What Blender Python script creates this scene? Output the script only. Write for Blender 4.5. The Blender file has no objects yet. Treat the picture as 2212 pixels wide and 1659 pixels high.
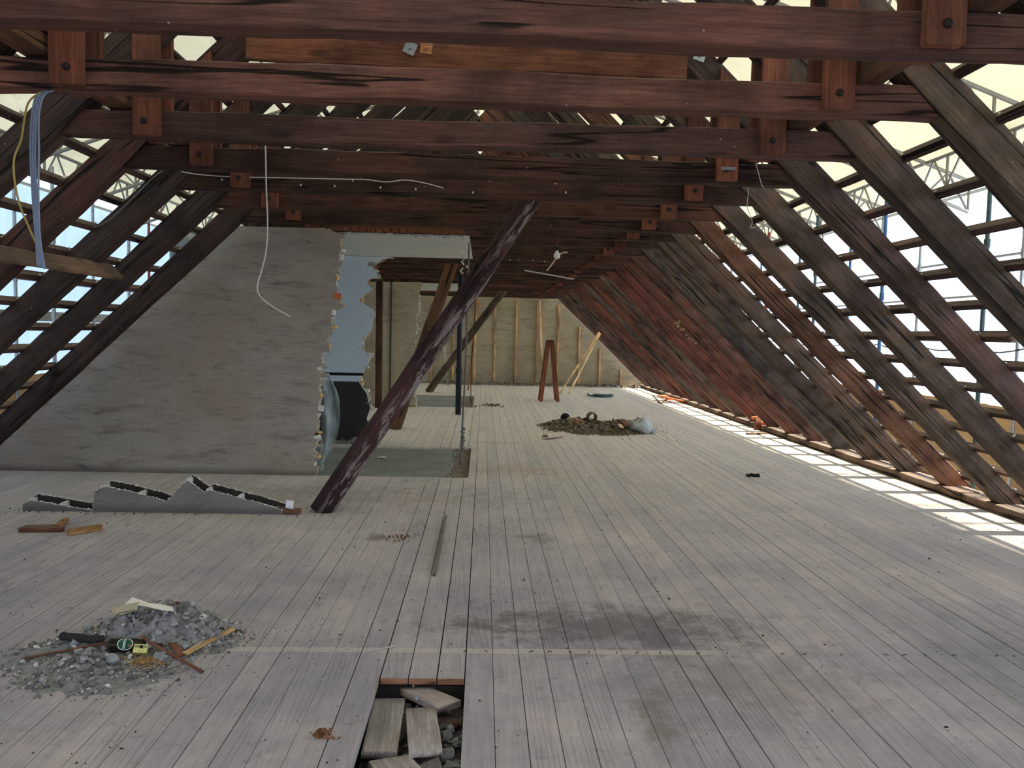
import bpy, bmesh, math, random
from mathutils import Vector, Matrix, noise
R = random.Random(7)
SC = bpy.context.scene
COL = SC.collection
# ------------------------------------------------------------------ camera, sky, sun, exposure
FPX, YAW, PITCH, ROLL, EYE = 1731.8, .0364, .0635, .0226, 1.6
fwd = Vector((math.sin(YAW)*math.cos(PITCH), math.cos(YAW)*math.cos(PITCH), -math.sin(PITCH)))
r0 = Vector((math.cos(YAW), -math.sin(YAW), 0)); u0 = r0.cross(fwd)
rr = r0*math.cos(ROLL)+u0*math.sin(ROLL); uu = u0*math.cos(ROLL)-r0*math.sin(ROLL)
cd = bpy.data.cameras.new('camera'); cam = bpy.data.objects.new('camera', cd); COL.objects.link(cam)
M = Matrix((rr, uu, -fwd)).transposed().to_4x4(); M.translation = (0, 0, EYE); cam.matrix_world = M
cd.sensor_width = 36; cd.lens = 36*FPX/2212; cd.clip_start = .05; cd.clip_end = 300
SC.camera = cam
W = bpy.data.worlds.new('sky'); SC.world = W; W.use_nodes = True
bg = W.node_tree.nodes['Background']; bg.inputs[0].default_value = (.78, .90, 1.12, 1); bg.inputs[1].default_value = 2.5
sd = bpy.data.lights.new('sun', 'SUN'); sd.energy = 9.0; sd.angle = math.radians(2.2); sd.color = (1, .91, .70)
sun = bpy.data.objects.new('sun', sd); COL.objects.link(sun)
SE = math.radians(53.5)
sun.rotation_euler = Vector((math.cos(SE), .03, math.sin(SE))).to_track_quat('Z', 'Y').to_euler()
VS = SC.view_settings; VS.view_transform = 'Standard'; VS.look = 'None'; VS.gamma = 1; VS.use_curve_mapping = False
VS.exposure = 0.42

# ------------------------------------------------------------------ measuring helpers (photo pixel -> point on a known surface)
def ray(px, py):
    c, s = math.cos(ROLL), math.sin(ROLL); dx, dy = px-1106, py-829.5
    return fwd + r0*((c*dx+s*dy)/FPX) - u0*((-s*dx+c*dy)/FPX)
def fl(px, py, z=0.):
    r = ray(px, py); return Vector((0, 0, EYE)) + r*((z-EYE)/r.z)
def aty(px, py, Y):
    r = ray(px, py); return Vector((0, 0, EYE)) + r*(Y/r.y)

# ------------------------------------------------------------------ object helpers
def mk(name, verts, faces, mat=None, parent=None, smooth=False, loc=None, mats=None, fm=None):
    me = bpy.data.meshes.new(name); me.from_pydata([tuple(v) for v in verts], [], faces)
    if smooth: me.polygons.foreach_set('use_smooth', [True]*len(me.polygons))
    for m in (mats or ([mat] if mat else [])): me.materials.append(m)
    if fm: me.polygons.foreach_set('material_index', fm)
    me.update()
    o = bpy.data.objects.new(name, me); COL.objects.link(o)
    if loc is not None: o.location = loc
    if parent: o.parent = parent
    return o
def tag(o, label, cat, group=None):
    o['label'] = label; o['category'] = cat
    if group: o['group'] = group
    return o
def empty(name, loc, label, cat, group=None):
    o = bpy.data.objects.new(name, None); COL.objects.link(o); o.location = loc; o.empty_display_size = .1
    return tag(o, label, cat, group)
def struct(o): o['kind'] = 'structure'; return o
def stuff(o): o['kind'] = 'stuff'; return o
class MB:
    def __init__(s): s.v = []; s.f = []; s.m = []
    def add(s, v, f, mi=0):
        n = len(s.v); s.v += [Vector(p) for p in v]; s.f += [tuple(i+n for i in q) for q in f]; s.m += [mi]*len(f)
    def box(s, x0, x1, y0, y1, z0, z1, mi=0, mat=None):
        v = [Vector((x, y, z)) for x in (x0, x1) for y in (y0, y1) for z in (z0, z1)]
        if mat: v = [mat @ p for p in v]
        s.add(v, [(0, 1, 3, 2), (4, 6, 7, 5), (0, 4, 5, 1), (2, 3, 7, 6), (0, 2, 6, 4), (1, 5, 7, 3)], mi)
    def bar(s, a, b, w, h=None, up=(0, 0, 1), mi=0):
        a, b = Vector(a), Vector(b); h = h or w; x = (b-a); L = x.length; x.normalize(); up = Vector(up)
        if abs(x.dot(up)) > .98: up = Vector((0, 1, 0))
        y = up.cross(x).normalized(); z = x.cross(y)
        m = Matrix((x, y, z)).transposed().to_4x4(); m.translation = a
        s.box(0, L, -w/2, w/2, -h/2, h/2, mi, m)
    def tube(s, pts, r, n=8, mi=0, cap=True):
        pts = [Vector(p) for p in pts]; rs = r if isinstance(r, (list, tuple)) else [r]*len(pts)
        V = []; F = []; prev = None
        for i, p in enumerate(pts):
            t = (pts[min(i+1, len(pts)-1)]-pts[max(i-1, 0)]).normalized()
            u = prev if prev else (Vector((0, 0, 1)) if abs(t.z) < .9 else Vector((1, 0, 0)))
            y = t.cross(u).normalized(); z = y.cross(t); prev = z
            for k in range(n):
                a = 2*math.pi*k/n; V.append(p+(y*math.cos(a)+z*math.sin(a))*rs[i])
        for i in range(len(pts)-1):
            for k in range(n):
                F.append((i*n+k, i*n+(k+1) % n, (i+1)*n+(k+1) % n, (i+1)*n+k))
        if cap: F.append(tuple(range(n-1, -1, -1))); F.append(tuple((len(pts)-1)*n+k for k in range(n)))
        s.add(V, F, mi)
    def obj(s, name, mat=None, parent=None, smooth=False, mats=None, loc=None):
        if loc is not None:
            L = Vector(loc); s.v = [p-L for p in s.v]
        return mk(name, s.v, s.f, mat, parent, smooth, loc, mats, s.m if mats else None)
def spline(pts, n=8):
    P = [Vector(p) for p in pts]; out = []
    for i in range(len(P)-1):
        a, b, c, d = P[max(i-1, 0)], P[i], P[i+1], P[min(i+2, len(P)-1)]
        for k in range(n):
            t = k/n
            out.append(.5*((2*b)+(c-a)*t+(2*a-5*b+4*c-d)*t*t+(3*b-a-3*c+d)*t**3))
    out.append(P[-1]); return out
def wob(seed, amp, f0=.7):
    q = random.Random(seed); T = [(amp*q.uniform(.3, 1)/(1+.6*i), f0*(1.7**i)*q.uniform(.8, 1.2), q.uniform(0, 6.28)) for i in range(5)]
    return lambda x: sum(a*math.sin(f*x*2+p) for a, f, p in T)
def hewn_data(L, w, h, seed, amp=.006, seg=.14, rad=.018, log=False):
    """hand-hewn timber along local +x, centred on y and z, with waney corners"""
    q = random.Random(seed); n = max(2, int(L/seg)); V = []; F = []
    sides = [wob(seed*13+i, amp, .8) for i in range(4)]; rads = [wob(seed*17+i, rad*.7, 1.1) for i in range(4)]
    K = 5 if log else 3; N = 4*K
    for i in range(n+1):
        x = L*i/n
        y1, y0 = w/2+sides[0](x), -w/2+sides[1](x); z1, z0 = h/2+sides[2](x), -h/2+sides[3](x)
        for c, (sy, sz) in enumerate(((1, 1), (-1, 1), (-1, -1), (1, -1))):
            r = max(.003, min(min(w, h)*.45, (min(w, h)*.36 if log else rad)+rads[c](x)))
            cy = (y1 if sy > 0 else y0)-sy*r; cz = (z1 if sz > 0 else z0)-sz*r
            for k in range(K):
                a = (c+k/(K-1.))*math.pi/2
                V.append((x, cy+r*math.cos(a)+q.uniform(-1, 1)*.0012, cz+r*math.sin(a)+q.uniform(-1, 1)*.0012))
    for i in range(n):
        for k in range(N):
            F.append((i*N+k, i*N+(k+1) % N, (i+1)*N+(k+1) % N, (i+1)*N+k)[::-1])
    F.append(tuple(range(N))); F.append(tuple(n*N+k for k in range(N))[::-1])
    return V, F
def orient(a, b, up=(0, 0, 1)):
    a, b = Vector(a), Vector(b); x = (b-a).normalized(); up = Vector(up)
    y = up.cross(x).normalized(); z = x.cross(y)
    m = Matrix((x, y, z)).transposed().to_4x4(); m.translation = a; return m
MESH = {}
def hewn_mesh(key, L, w, h, seed, mat, **kw):
    if key in MESH: return MESH[key]
    V, F = hewn_data(L, w, h, seed, **kw); me = bpy.data.meshes.new(key); me.from_pydata(V, [], F)
    sm = [True]*len(F); sm[-1] = sm[-2] = False; me.polygons.foreach_set('use_smooth', sm); me.materials.append(mat); MESH[key] = me; return me
CNT = [0]
def timber(name, a, b, w, h, mat, tint, up=(0, 0, 1), seed=None, key=None, parent=None, **kw):
    a, b = Vector(a), Vector(b); L = (b-a).length; CNT[0] += 1
    seed = seed or CNT[0]+100
    me = hewn_mesh(key or '%s_%d' % (name, CNT[0]), L, w, h, seed, mat, **kw)
    o = bpy.data.objects.new(name, me); COL.objects.link(o)
    if not kw.get('log'): wn = o.modifiers.new('weighted', 'WEIGHTED_NORMAL'); wn.weight = 100; wn.mode = 'FACE_AREA'
    if parent: o.parent = parent
    m = orient(a, b, up)
    if parent: m = Matrix.Translation(-parent.location) @ m
    o.matrix_basis = m; o.color = (*tint, 1); return o
def poly_slab(name, outline, y0, y1, mats, parent=None, loc=None, side=1, jag=0):
    """outline in (x,z) counter-clockwise seen from -y; front at y0 (material 0), back y1, cut sides material 1"""
    n = len(outline); V = [(x, y0, z) for x, z in outline]
    V += [(x+(R.uniform(-jag, jag)), y1, z+(R.uniform(-jag, jag) if z > .05 else 0)) for x, z in outline]
    F = [tuple(range(n))]; m = [0]
    F.append(tuple(range(2*n-1, n-1, -1))); m.append(0)
    for i in range(n):
        j = (i+1) % n; F.append((i, i+n, j+n, j)); m.append(side)
    me = bpy.data.meshes.new(name); me.from_pydata(V, [], F); me.polygons.foreach_set('material_index', m)
    for q in mats: me.materials.append(q)
    o = bpy.data.objects.new(name, me); COL.objects.link(o)
    bm = bmesh.new(); bm.from_mesh(me); bmesh.ops.recalc_face_normals(bm, faces=bm.faces[:]); bmesh.ops.triangulate(bm, faces=[f for f in bm.faces if len(f.verts) > 4]); bm.to_mesh(me); bm.free()
    if parent: o.parent = parent
    if loc: o.location = loc
    return o
def ico(sub=1):
    bm = bmesh.new(); bmesh.ops.create_icosphere(bm, subdivisions=sub, radius=1)
    V = [v.co.copy() for v in bm.verts]; F = [tuple(v.index for v in f.verts) for f in bm.faces]; bm.free(); return V, F
ICO1 = ico(1); ICO2 = ico(2)
def chunk(mb, c, r, q=R, flat=.7, mi=0, sub=1, rough=.35):
    V, F = ICO1 if sub == 1 else ICO2
    s = Vector((q.uniform(.6, 1.3), q.uniform(.6, 1.3), q.uniform(.5, 1)*flat+.1))*r
    rot = Matrix.Rotation(q.uniform(0, 6.3), 3, 'Z') @ Matrix.Rotation(q.uniform(-.6, .6), 3, 'X') @ Matrix.Rotation(q.uniform(-.6, .6), 3, 'Y')
    o = Vector((q.uniform(0, 50), q.uniform(0, 50), q.uniform(0, 50)))
    out = []
    for v in V:
        p = v*(1+rough*noise.noise(v*1.6+o)*1.6+rough*.4*q.uniform(-1, 1)); p = Vector((p.x*s.x, p.y*s.y, p.z*s.z)); out.append(rot @ p+Vector(c))
    mb.add(out, F, mi)

# ------------------------------------------------------------------ materials
def newmat(name, rough=.8):
    m = bpy.data.materials.new(name); m.use_nodes = True; nt = m.node_tree; b = nt.nodes['Principled BSDF']
    b.inputs['Roughness'].default_value = rough; b.inputs['Specular IOR Level'].default_value = .25
    return m, nt, b
class N:
    def __init__(s, nt): s.nt = nt; s.l = nt.links.new
    def n(s, t, **k):
        x = s.nt.nodes.new(t)
        for a, v in k.items(): setattr(x, a, v)
        return x
    def tex(s, sock='Object'): return s.n('ShaderNodeTexCoord').outputs[sock]
    def mapping(s, vec, sc=(1, 1, 1), loc=(0, 0, 0), rot=(0, 0, 0)):
        m = s.n('ShaderNodeMapping'); m.inputs['Scale'].default_value = sc; m.inputs['Rotation'].default_value = rot
        if isinstance(loc, tuple): m.inputs['Location'].default_value = loc
        else: s.l(loc, m.inputs['Location'])
        s.l(vec, m.inputs['Vector']); return m.outputs[0]
    def noise(s, vec, scale=5, detail=6, rough=.6, dist=0):
        x = s.n('ShaderNodeTexNoise'); x.inputs['Scale'].default_value = scale; x.inputs['Detail'].default_value = detail
        x.inputs['Roughness'].default_value = rough; x.inputs['Distortion'].default_value = dist; s.l(vec, x.inputs['Vector']); return x.outputs['Fac']
    def ramp(s, f, stops):
        x = s.n('ShaderNodeValToRGB'); e = x.color_ramp.elements
        while len(e) < len(stops): e.new(.5)
        for i, (p, c) in enumerate(stops):
            e[i].position = p; e[i].color = (*c, 1) if isinstance(c, tuple) else (c, c, c, 1)
        s.l(f, x.inputs[0]); return x.outputs[0]
    def mix(s, f, a, b, mode='MIX'):
        x = s.n('ShaderNodeMix', data_type='RGBA', blend_type=mode)
        for k, v in ((0, f), (6, a), (7, b)):
            if isinstance(v, (int, float)): x.inputs[k].default_value = v if k == 0 else (v, v, v, 1)
            elif isinstance(v, tuple): x.inputs[k].default_value = (*v, 1)
            else: s.l(v, x.inputs[k])
        return x.outputs[2]
    def math(s, op, a, b=0., c=None):
        x = s.n('ShaderNodeMath', operation=op)
        for k, v in enumerate((a, b) if c is None else (a, b, c)):
            if isinstance(v, (int, float)): x.inputs[k].default_value = v
            else: s.l(v, x.inputs[k])
        return x.outputs[0]
    def bump(s, h, dist=.01, strength=1.):
        x = s.n('ShaderNodeBump'); x.inputs['Distance'].default_value = dist; x.inputs['Strength'].default_value = strength
        s.l(h, x.inputs['Height']); return x.outputs[0]
def old_wood(name, dust=.5, crack=1., paint=None, grain=1., spots=True):
    m, nt, b = newmat(name, .82); g = N(nt)
    oi = g.n('ShaderNodeObjectInfo'); off = g.n('ShaderNodeVectorMath', operation='SCALE'); off.inputs[0].default_value = (37, 91, 53); g.l(oi.outputs['Random'], off.inputs['Scale'])
    o = g.tex(); v = g.mapping(o, (.55, 7, 7), off.outputs[0])
    fine = g.noise(g.mapping(o, (2.6, 46, 46), off.outputs[0]), 1.7, 9, .74, .3)
    med = g.noise(v, 1.2, 6, .6, .8); big = g.noise(g.mapping(o, (1, 1, 1), off.outputs[0]), 1.6, 5, .6)
    tone = g.ramp(g.math('ADD', g.math('MULTIPLY', fine, .62), g.math('MULTIPLY', med, .38)), [(.34, .38), (.5, .95), (.64, 1.65)])
    col = g.mix(1., oi.outputs['Color'], tone, 'MULTIPLY')
    col = g.mix(1., col, g.ramp(big, [(.36, (.55, .52, .52)), (.5, (1, 1, 1)), (.64, (1.4, 1.22, 1.12))]), 'MULTIPLY')
    # shakes: long dark cracks along the grain
    cn = g.noise(g.mapping(o, (.20, 6.0, 6.0), off.outputs[0]), 1.5, 2.2, .5, .25)
    cr = g.ramp(g.math('ABSOLUTE', g.math('SUBTRACT', cn, .5)), [(0, 1. if crack else 0.), (.006*crack+.0001, 1. if crack else 0.), (.013*crack+.0002, 0.)])
    gate = g.ramp(g.noise(g.mapping(o, (.9, 2, 2), off.outputs[0]), 1.1, 2, .5), [(.41, 0.), (.47, 1.)])
    crk = g.math('MULTIPLY', cr, gate)
    col = g.mix(g.math('MULTIPLY', crk, .93), col, (.006, .004, .003))
    # knots
    vo = g.n('ShaderNodeTexVoronoi'); vo.inputs['Scale'].default_value = 1.; g.l(g.mapping(o, (2.0, 5, 5), off.outputs[0]), vo.inputs['Vector'])
    kn = g.ramp(vo.outputs['Distance'], [(0, 1.), (.10, .8), (.17, 0.)]); col = g.mix(g.math('MULTIPLY', kn, .55), col, (.012, .008, .007))
    if dust:
        ge = g.n('ShaderNodeNewGeometry'); sx = g.n('ShaderNodeSeparateXYZ'); g.l(ge.outputs['Normal'], sx.inputs[0])
        up = g.ramp(sx.outputs['Z'], [(.35, 0.), (.85, 1.)])
        dn = g.ramp(g.noise(o, 3.5, 5, .6), [(.3, .35), (.6, 1.)])
        col = g.mix(g.math('MULTIPLY', g.math('MULTIPLY', up, dn), dust), col, (.30, .27, .26))
    if spots:
        sp = g.n('ShaderNodeTexVoronoi'); sp.inputs['Scale'].default_value = 9; g.l(g.mapping(o, (1, 1, 1), off.outputs[0]), sp.inputs['Vector'])
        sm = g.ramp(sp.outputs['Distance'], [(.035, 1.), (.05, 0.)]); col = g.mix(g.math('MULTIPLY', sm, .6), col, (.5, .46, .42))
    if paint:
        pn = g.noise(g.mapping(o, (1.6, 9, 9), off.outputs[0]), 2.2, 9, .75, .4); pm = g.ramp(pn, [(.50, 0.), (.535, 1.)])
        lo = g.n('ShaderNodeSeparateXYZ'); g.l(o, lo.inputs[0])
        side = g.ramp(g.math('ADD', g.math('MULTIPLY', lo.outputs['Y'], -6.), g.math('MULTIPLY', lo.outputs['Z'], 2.)), [(.0, 0.), (.35, 1.)])
        col = g.mix(g.math('MULTIPLY', pm, g.math('MULTIPLY', side, .8)), col, paint)
    col = g.mix(1., col, (1.16, 1.10, 1.04), 'MULTIPLY'); g.l(col, b.inputs['Base Color'])
    hgt = g.math('SUBTRACT', g.math('ADD', g.math('MULTIPLY', fine, .25), g.math('MULTIPLY', med, .6)), g.math('ADD', g.math('MULTIPLY', crk, 1.3), g.math('MULTIPLY', kn, .4)))
    g.l(g.bump(hgt, .016*grain, .9), b.inputs['Normal']); return m
def simple(name, c, rough=.7, var=.25, scale=8, metal=0, bump=0., stretch=(1, 1, 1), island=False):
    c = tuple(min(.95, x*(1 if metal else 1.35)) for x in c); m, nt, b = newmat(name, rough); g = N(nt); o = g.tex()
    f = g.noise(g.mapping(o, stretch), scale, 6, .65)
    lo = tuple(x*(1-var) for x in c); hi = tuple(min(1, x*(1+var)) for x in c)
    col = g.ramp(f, [(.3, lo), (.7, hi)])
    if island:
        ge = g.n('ShaderNodeNewGeometry'); col = g.mix(1., col, g.ramp(ge.outputs['Random Per Island'], island), 'MULTIPLY')
    g.l(col, b.inputs['Base Color']); b.inputs['Metallic'].default_value = metal
    if bump: g.l(g.bump(f, bump, 1.), b.inputs['Normal'])
    return m
def plaster_mat(name, base, dark, warm, brick=0., streak=(1.2, 1, 5)):
    m, nt, b = newmat(name, .9); g = N(nt); o = g.tex()
    a = g.noise(g.mapping(o, streak), 1.6, 9, .68, .4); c = g.noise(o, 1.1, 5, .6); d = g.noise(g.mapping(o, (streak[0], 1, streak[2]*1.3)), 5, 8, .7)
    col = g.ramp(a, [(.30, dark), (.46, base), (.7, tuple(x*1.18 for x in base))])
    col = g.mix(g.ramp(c, [(.42, 0.), (.68, .8)]), col, warm)
    col = g.mix(g.ramp(d, [(.56, 0.), (.64, .45)]), col, tuple(x*.75 for x in dark))
    sep = g.n('ShaderNodeSeparateXYZ'); g.l(o, sep.inputs[0])
    hb = a
    # grime splashed along the foot of the wall
    gr = g.ramp(g.math('ADD', sep.outputs['Z'], g.math('MULTIPLY', d, .06)), [(.05, 1.), (.11, 0.)])
    col = g.mix(g.math('MULTIPLY', gr, .55), col, tuple(x*.4 for x in dark))
    if brick:
        bt = g.n('ShaderNodeTexBrick'); bt.inputs['Scale'].default_value = 1.; bt.inputs['Mortar Size'].default_value = .006; bt.inputs['Mortar Smooth'].default_value = .4
        bt.inputs['Brick Width'].default_value = .24; bt.inputs['Row Height'].default_value = .075
        g.l(g.mapping(o, (1, 1, 1), (0, 0, 0), (math.pi/2, 0, 0)), bt.inputs['Vector'])
        show = g.ramp(g.noise(o, .9, 6, .7), [(.42, 0.), (.58, 1.)])
        bf = g.math('MULTIPLY', bt.outputs['Fac'], show); col = g.mix(g.math('MULTIPLY', bf, brick), col, tuple(min(1, x*1.5) for x in base))
        col = g.mix(g.math('MULTIPLY', show, .3), col, tuple(x*.6 for x in dark))
        hb = g.math('SUBTRACT', a, g.math('MULTIPLY', bf, .5))
    col = g.mix(1., col, (1.36, 1.31, 1.22), 'MULTIPLY'); g.l(col, b.inputs['Base Color']); g.l(g.bump(hb, .012, .8), b.inputs['Normal']); return m
OLD = old_wood('old_timber'); RAFT = old_wood('rafter_timber', dust=.25, grain=1.1); PLANK = old_wood('sawn_plank', dust=.2, crack=.0, grain=.5, spots=False)
BRACE = old_wood('brace_timber', dust=.1, paint=(.28, .25, .245))
FRESH = old_wood('fresh_timber', dust=0, crack=.25, grain=.25, spots=False)
PL1 = plaster_mat('grey_plaster', (.285, .268, .248), (.140, .125, .112), (.285, .235, .205))
PLF = plaster_mat('sooty_brick_plaster', (.39, .355, .275), (.21, .185, .14), (.34, .30, .22), brick=.6)
RAW = simple('broken_masonry', (.36, .32, .25), .9, .75, 22, bump=.02)
YEL = simple('yellow_brick', (.52, .36, .16), .9, .3, 25, bump=.01)
REDB = simple('red_brick', (.46, .12, .055), .9, .3, 25, bump=.01)
WHT = simple('white_plaster_lump', (.55, .54, .50), .9, .2, 20, bump=.01)
BLUEP = simple('pale_blue_paint', (.56, .655, .72), .6, .03, 2)
DARKP = simple('charcoal_paint', (.032, .033, .030), .7, .1, 2)
BLK = simple('black_paint', (.008, .008, .008), .5, .1, 3)
CEILP = simple('ceiling_paint', (.56, .58, .53), .7, .04, 2)
CONC = simple('smooth_screed', (.20, .205, .180), .75, .2, 2.2, bump=.002)
SAND = simple('gritty_sand', (.20, .16, .12), .95, .45, 40, bump=.02)
GALV = simple('galvanised_steel', (.38, .40, .40), .45, .25, 12, metal=.6)
REDM = simple('red_painted_steel', (.25, .035, .03), .5, .3, 9, metal=.1)
BLUM = simple('blue_painted_steel', (.045, .12, .25), .5, .3, 9, metal=.1)
GREENM = simple('dark_green_steel', (.05, .085, .085), .5, .3, 9, metal=.1)
IRON = simple('rusty_iron', (.040, .030, .028), .6, .4, 30, metal=.5, bump=.003)
ALU = simple('dull_aluminium', (.27, .26, .22), .5, .15, 9, metal=.4)
PLY = simple('weathered_plywood', (.36, .255, .14), .8, .16, 1.5, stretch=(1, .6, 3))
BLACKPL = simple('black_plastic_pipe', (.010, .014, .018), .35, .3, 5)
CABLE_W = simple('white_cable', (.50, .48, .44), .5, .1, 5)
CABLE_B = simple('blue_grey_cable', (.19, .23, .32), .45, .12, 5)
CABLE_Y = simple('yellow_cable', (.36, .27, .08), .5, .15, 5)
CABLE_G = simple('grey_cable', (.13, .12, .11), .6, .15, 5)
GLASS_W = simple('white_bulb_glass', (.62, .62, .58), .25, .03, 3)
CREAM = simple('cream_paper', (.50, .46, .36), .8, .06, 6)
SLATE = simple('dark_red_board', (.075, .032, .026), .6, .3, 9)
FOAM_HOLLOW = simple('black_foam_hollow_shade', (.022, .021, .020), .95, .4, 40, bump=.01)
BOTTLE = simple('dark_bottle_glass', (.012, .010, .006), .12, .3, 5)
LABELG = simple('green_label', (.012, .055, .030), .5, .2, 9)
LABELW = simple('white_print', (.60, .66, .60), .5, .05, 9)
LABELO = simple('brown_print', (.17, .09, .04), .5, .05, 9)
YBOX = simple('pale_yellow_card', (.46, .45, .17), .6, .1, 9)
YBOXD = simple('dark_yellow_print', (.20, .19, .06), .6, .1, 9)  # darker yellow of the box's tray and printed ring
RUB = simple('rubble', (.17, .165, .16), .95, .35, 30, bump=.01, island=[(0, .35), (.25, .75), (.6, 1.2), (.9, 1.8), (1, 3.)])
RUBB = simple('brown_rubble', (.155, .125, .088), .95, .4, 30, bump=.01, island=[(0, (.3, .27, .24)), (.3, (.8, .8, .8)), (.7, (1.3, 1.3, 1.2)), (.93, (1.8, 1.7, 1.5)), (1, (3, 2.8, 2.4))])
GRIT = simple('floor_grit', (.12, .115, .105), .95, .3, 30, island=[(0, .12), (.45, .35), (.7, 1.3), (1, 3.6)])
DUST = simple('grey_dust', (.185, .178, .176), .98, .35, 25, bump=.006)
BROWN = simple('rotten_wood', (.16, .075, .035), .95, .6, 30, bump=.02)
ORANGE = simple('orange_tile', (.62, .16, .07), .8, .25, 12)
CLOTH = simple('black_cloth', (.010, .013, .010), .95, .3, 20)
HOSE = simple('dark_blue_green_hose', (.03, .075, .075), .5, .3, 5)
CHALK = simple('chalk', (.40, .33, .14), .9, .3, 90)
CHALKP = simple('pale_chalk', (.32, .24, .21), .9, .3, 90)
def sheet_mat(name, c, trans, bumpd=.05, sc=(1, .5, 1)):
    m = bpy.data.materials.new(name); m.use_nodes = True; nt = m.node_tree; g = N(nt); nt.nodes.remove(nt.nodes['Principled BSDF'])
    o = g.tex(); f = g.noise(g.mapping(o, sc), 1.4, 5, .55, 1.2)
    col = g.ramp(f, [(.3, tuple(x*.86 for x in c)), (.65, c)])
    t = g.n('ShaderNodeBsdfTranslucent'); d = g.n('ShaderNodeBsdfDiffuse'); mx = g.n('ShaderNodeMixShader'); mx.inputs[0].default_value = trans
    bp = g.bump(f, bumpd, 1.)
    for x in (t, d): g.l(col, x.inputs['Color']); g.l(bp, x.inputs['Normal'])
    g.l(d.outputs[0], mx.inputs[1]); g.l(t.outputs[0], mx.inputs[2]); g.l(mx.outputs[0], nt.nodes['Material Output'].inputs[0]); return m
TARP = sheet_mat('cream_tarpaulin', (.56, .53, .375), .25)
BSHEET = sheet_mat('blue_white_sheeting', (.46, .57, .72), .50, .12, (1, 1, .7))
def clear_sheet():
    m = bpy.data.materials.new('clear_plastic'); m.use_nodes = True; nt = m.node_tree; b = nt.nodes['Principled BSDF']; g = N(nt)
    f = g.noise(g.mapping(g.tex(), (3, 3, 1)), 3, 4, .5, 1.5)
    b.inputs['Base Color'].default_value = (.42, .50, .50, 1); b.inputs['Roughness'].default_value = .25
    g.l(g.ramp(f, [(.3, .35), (.7, .85)]), b.inputs['Alpha']); g.l(g.bump(f, .03, 1), b.inputs['Normal']); return m
CLEAR = clear_sheet()
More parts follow.
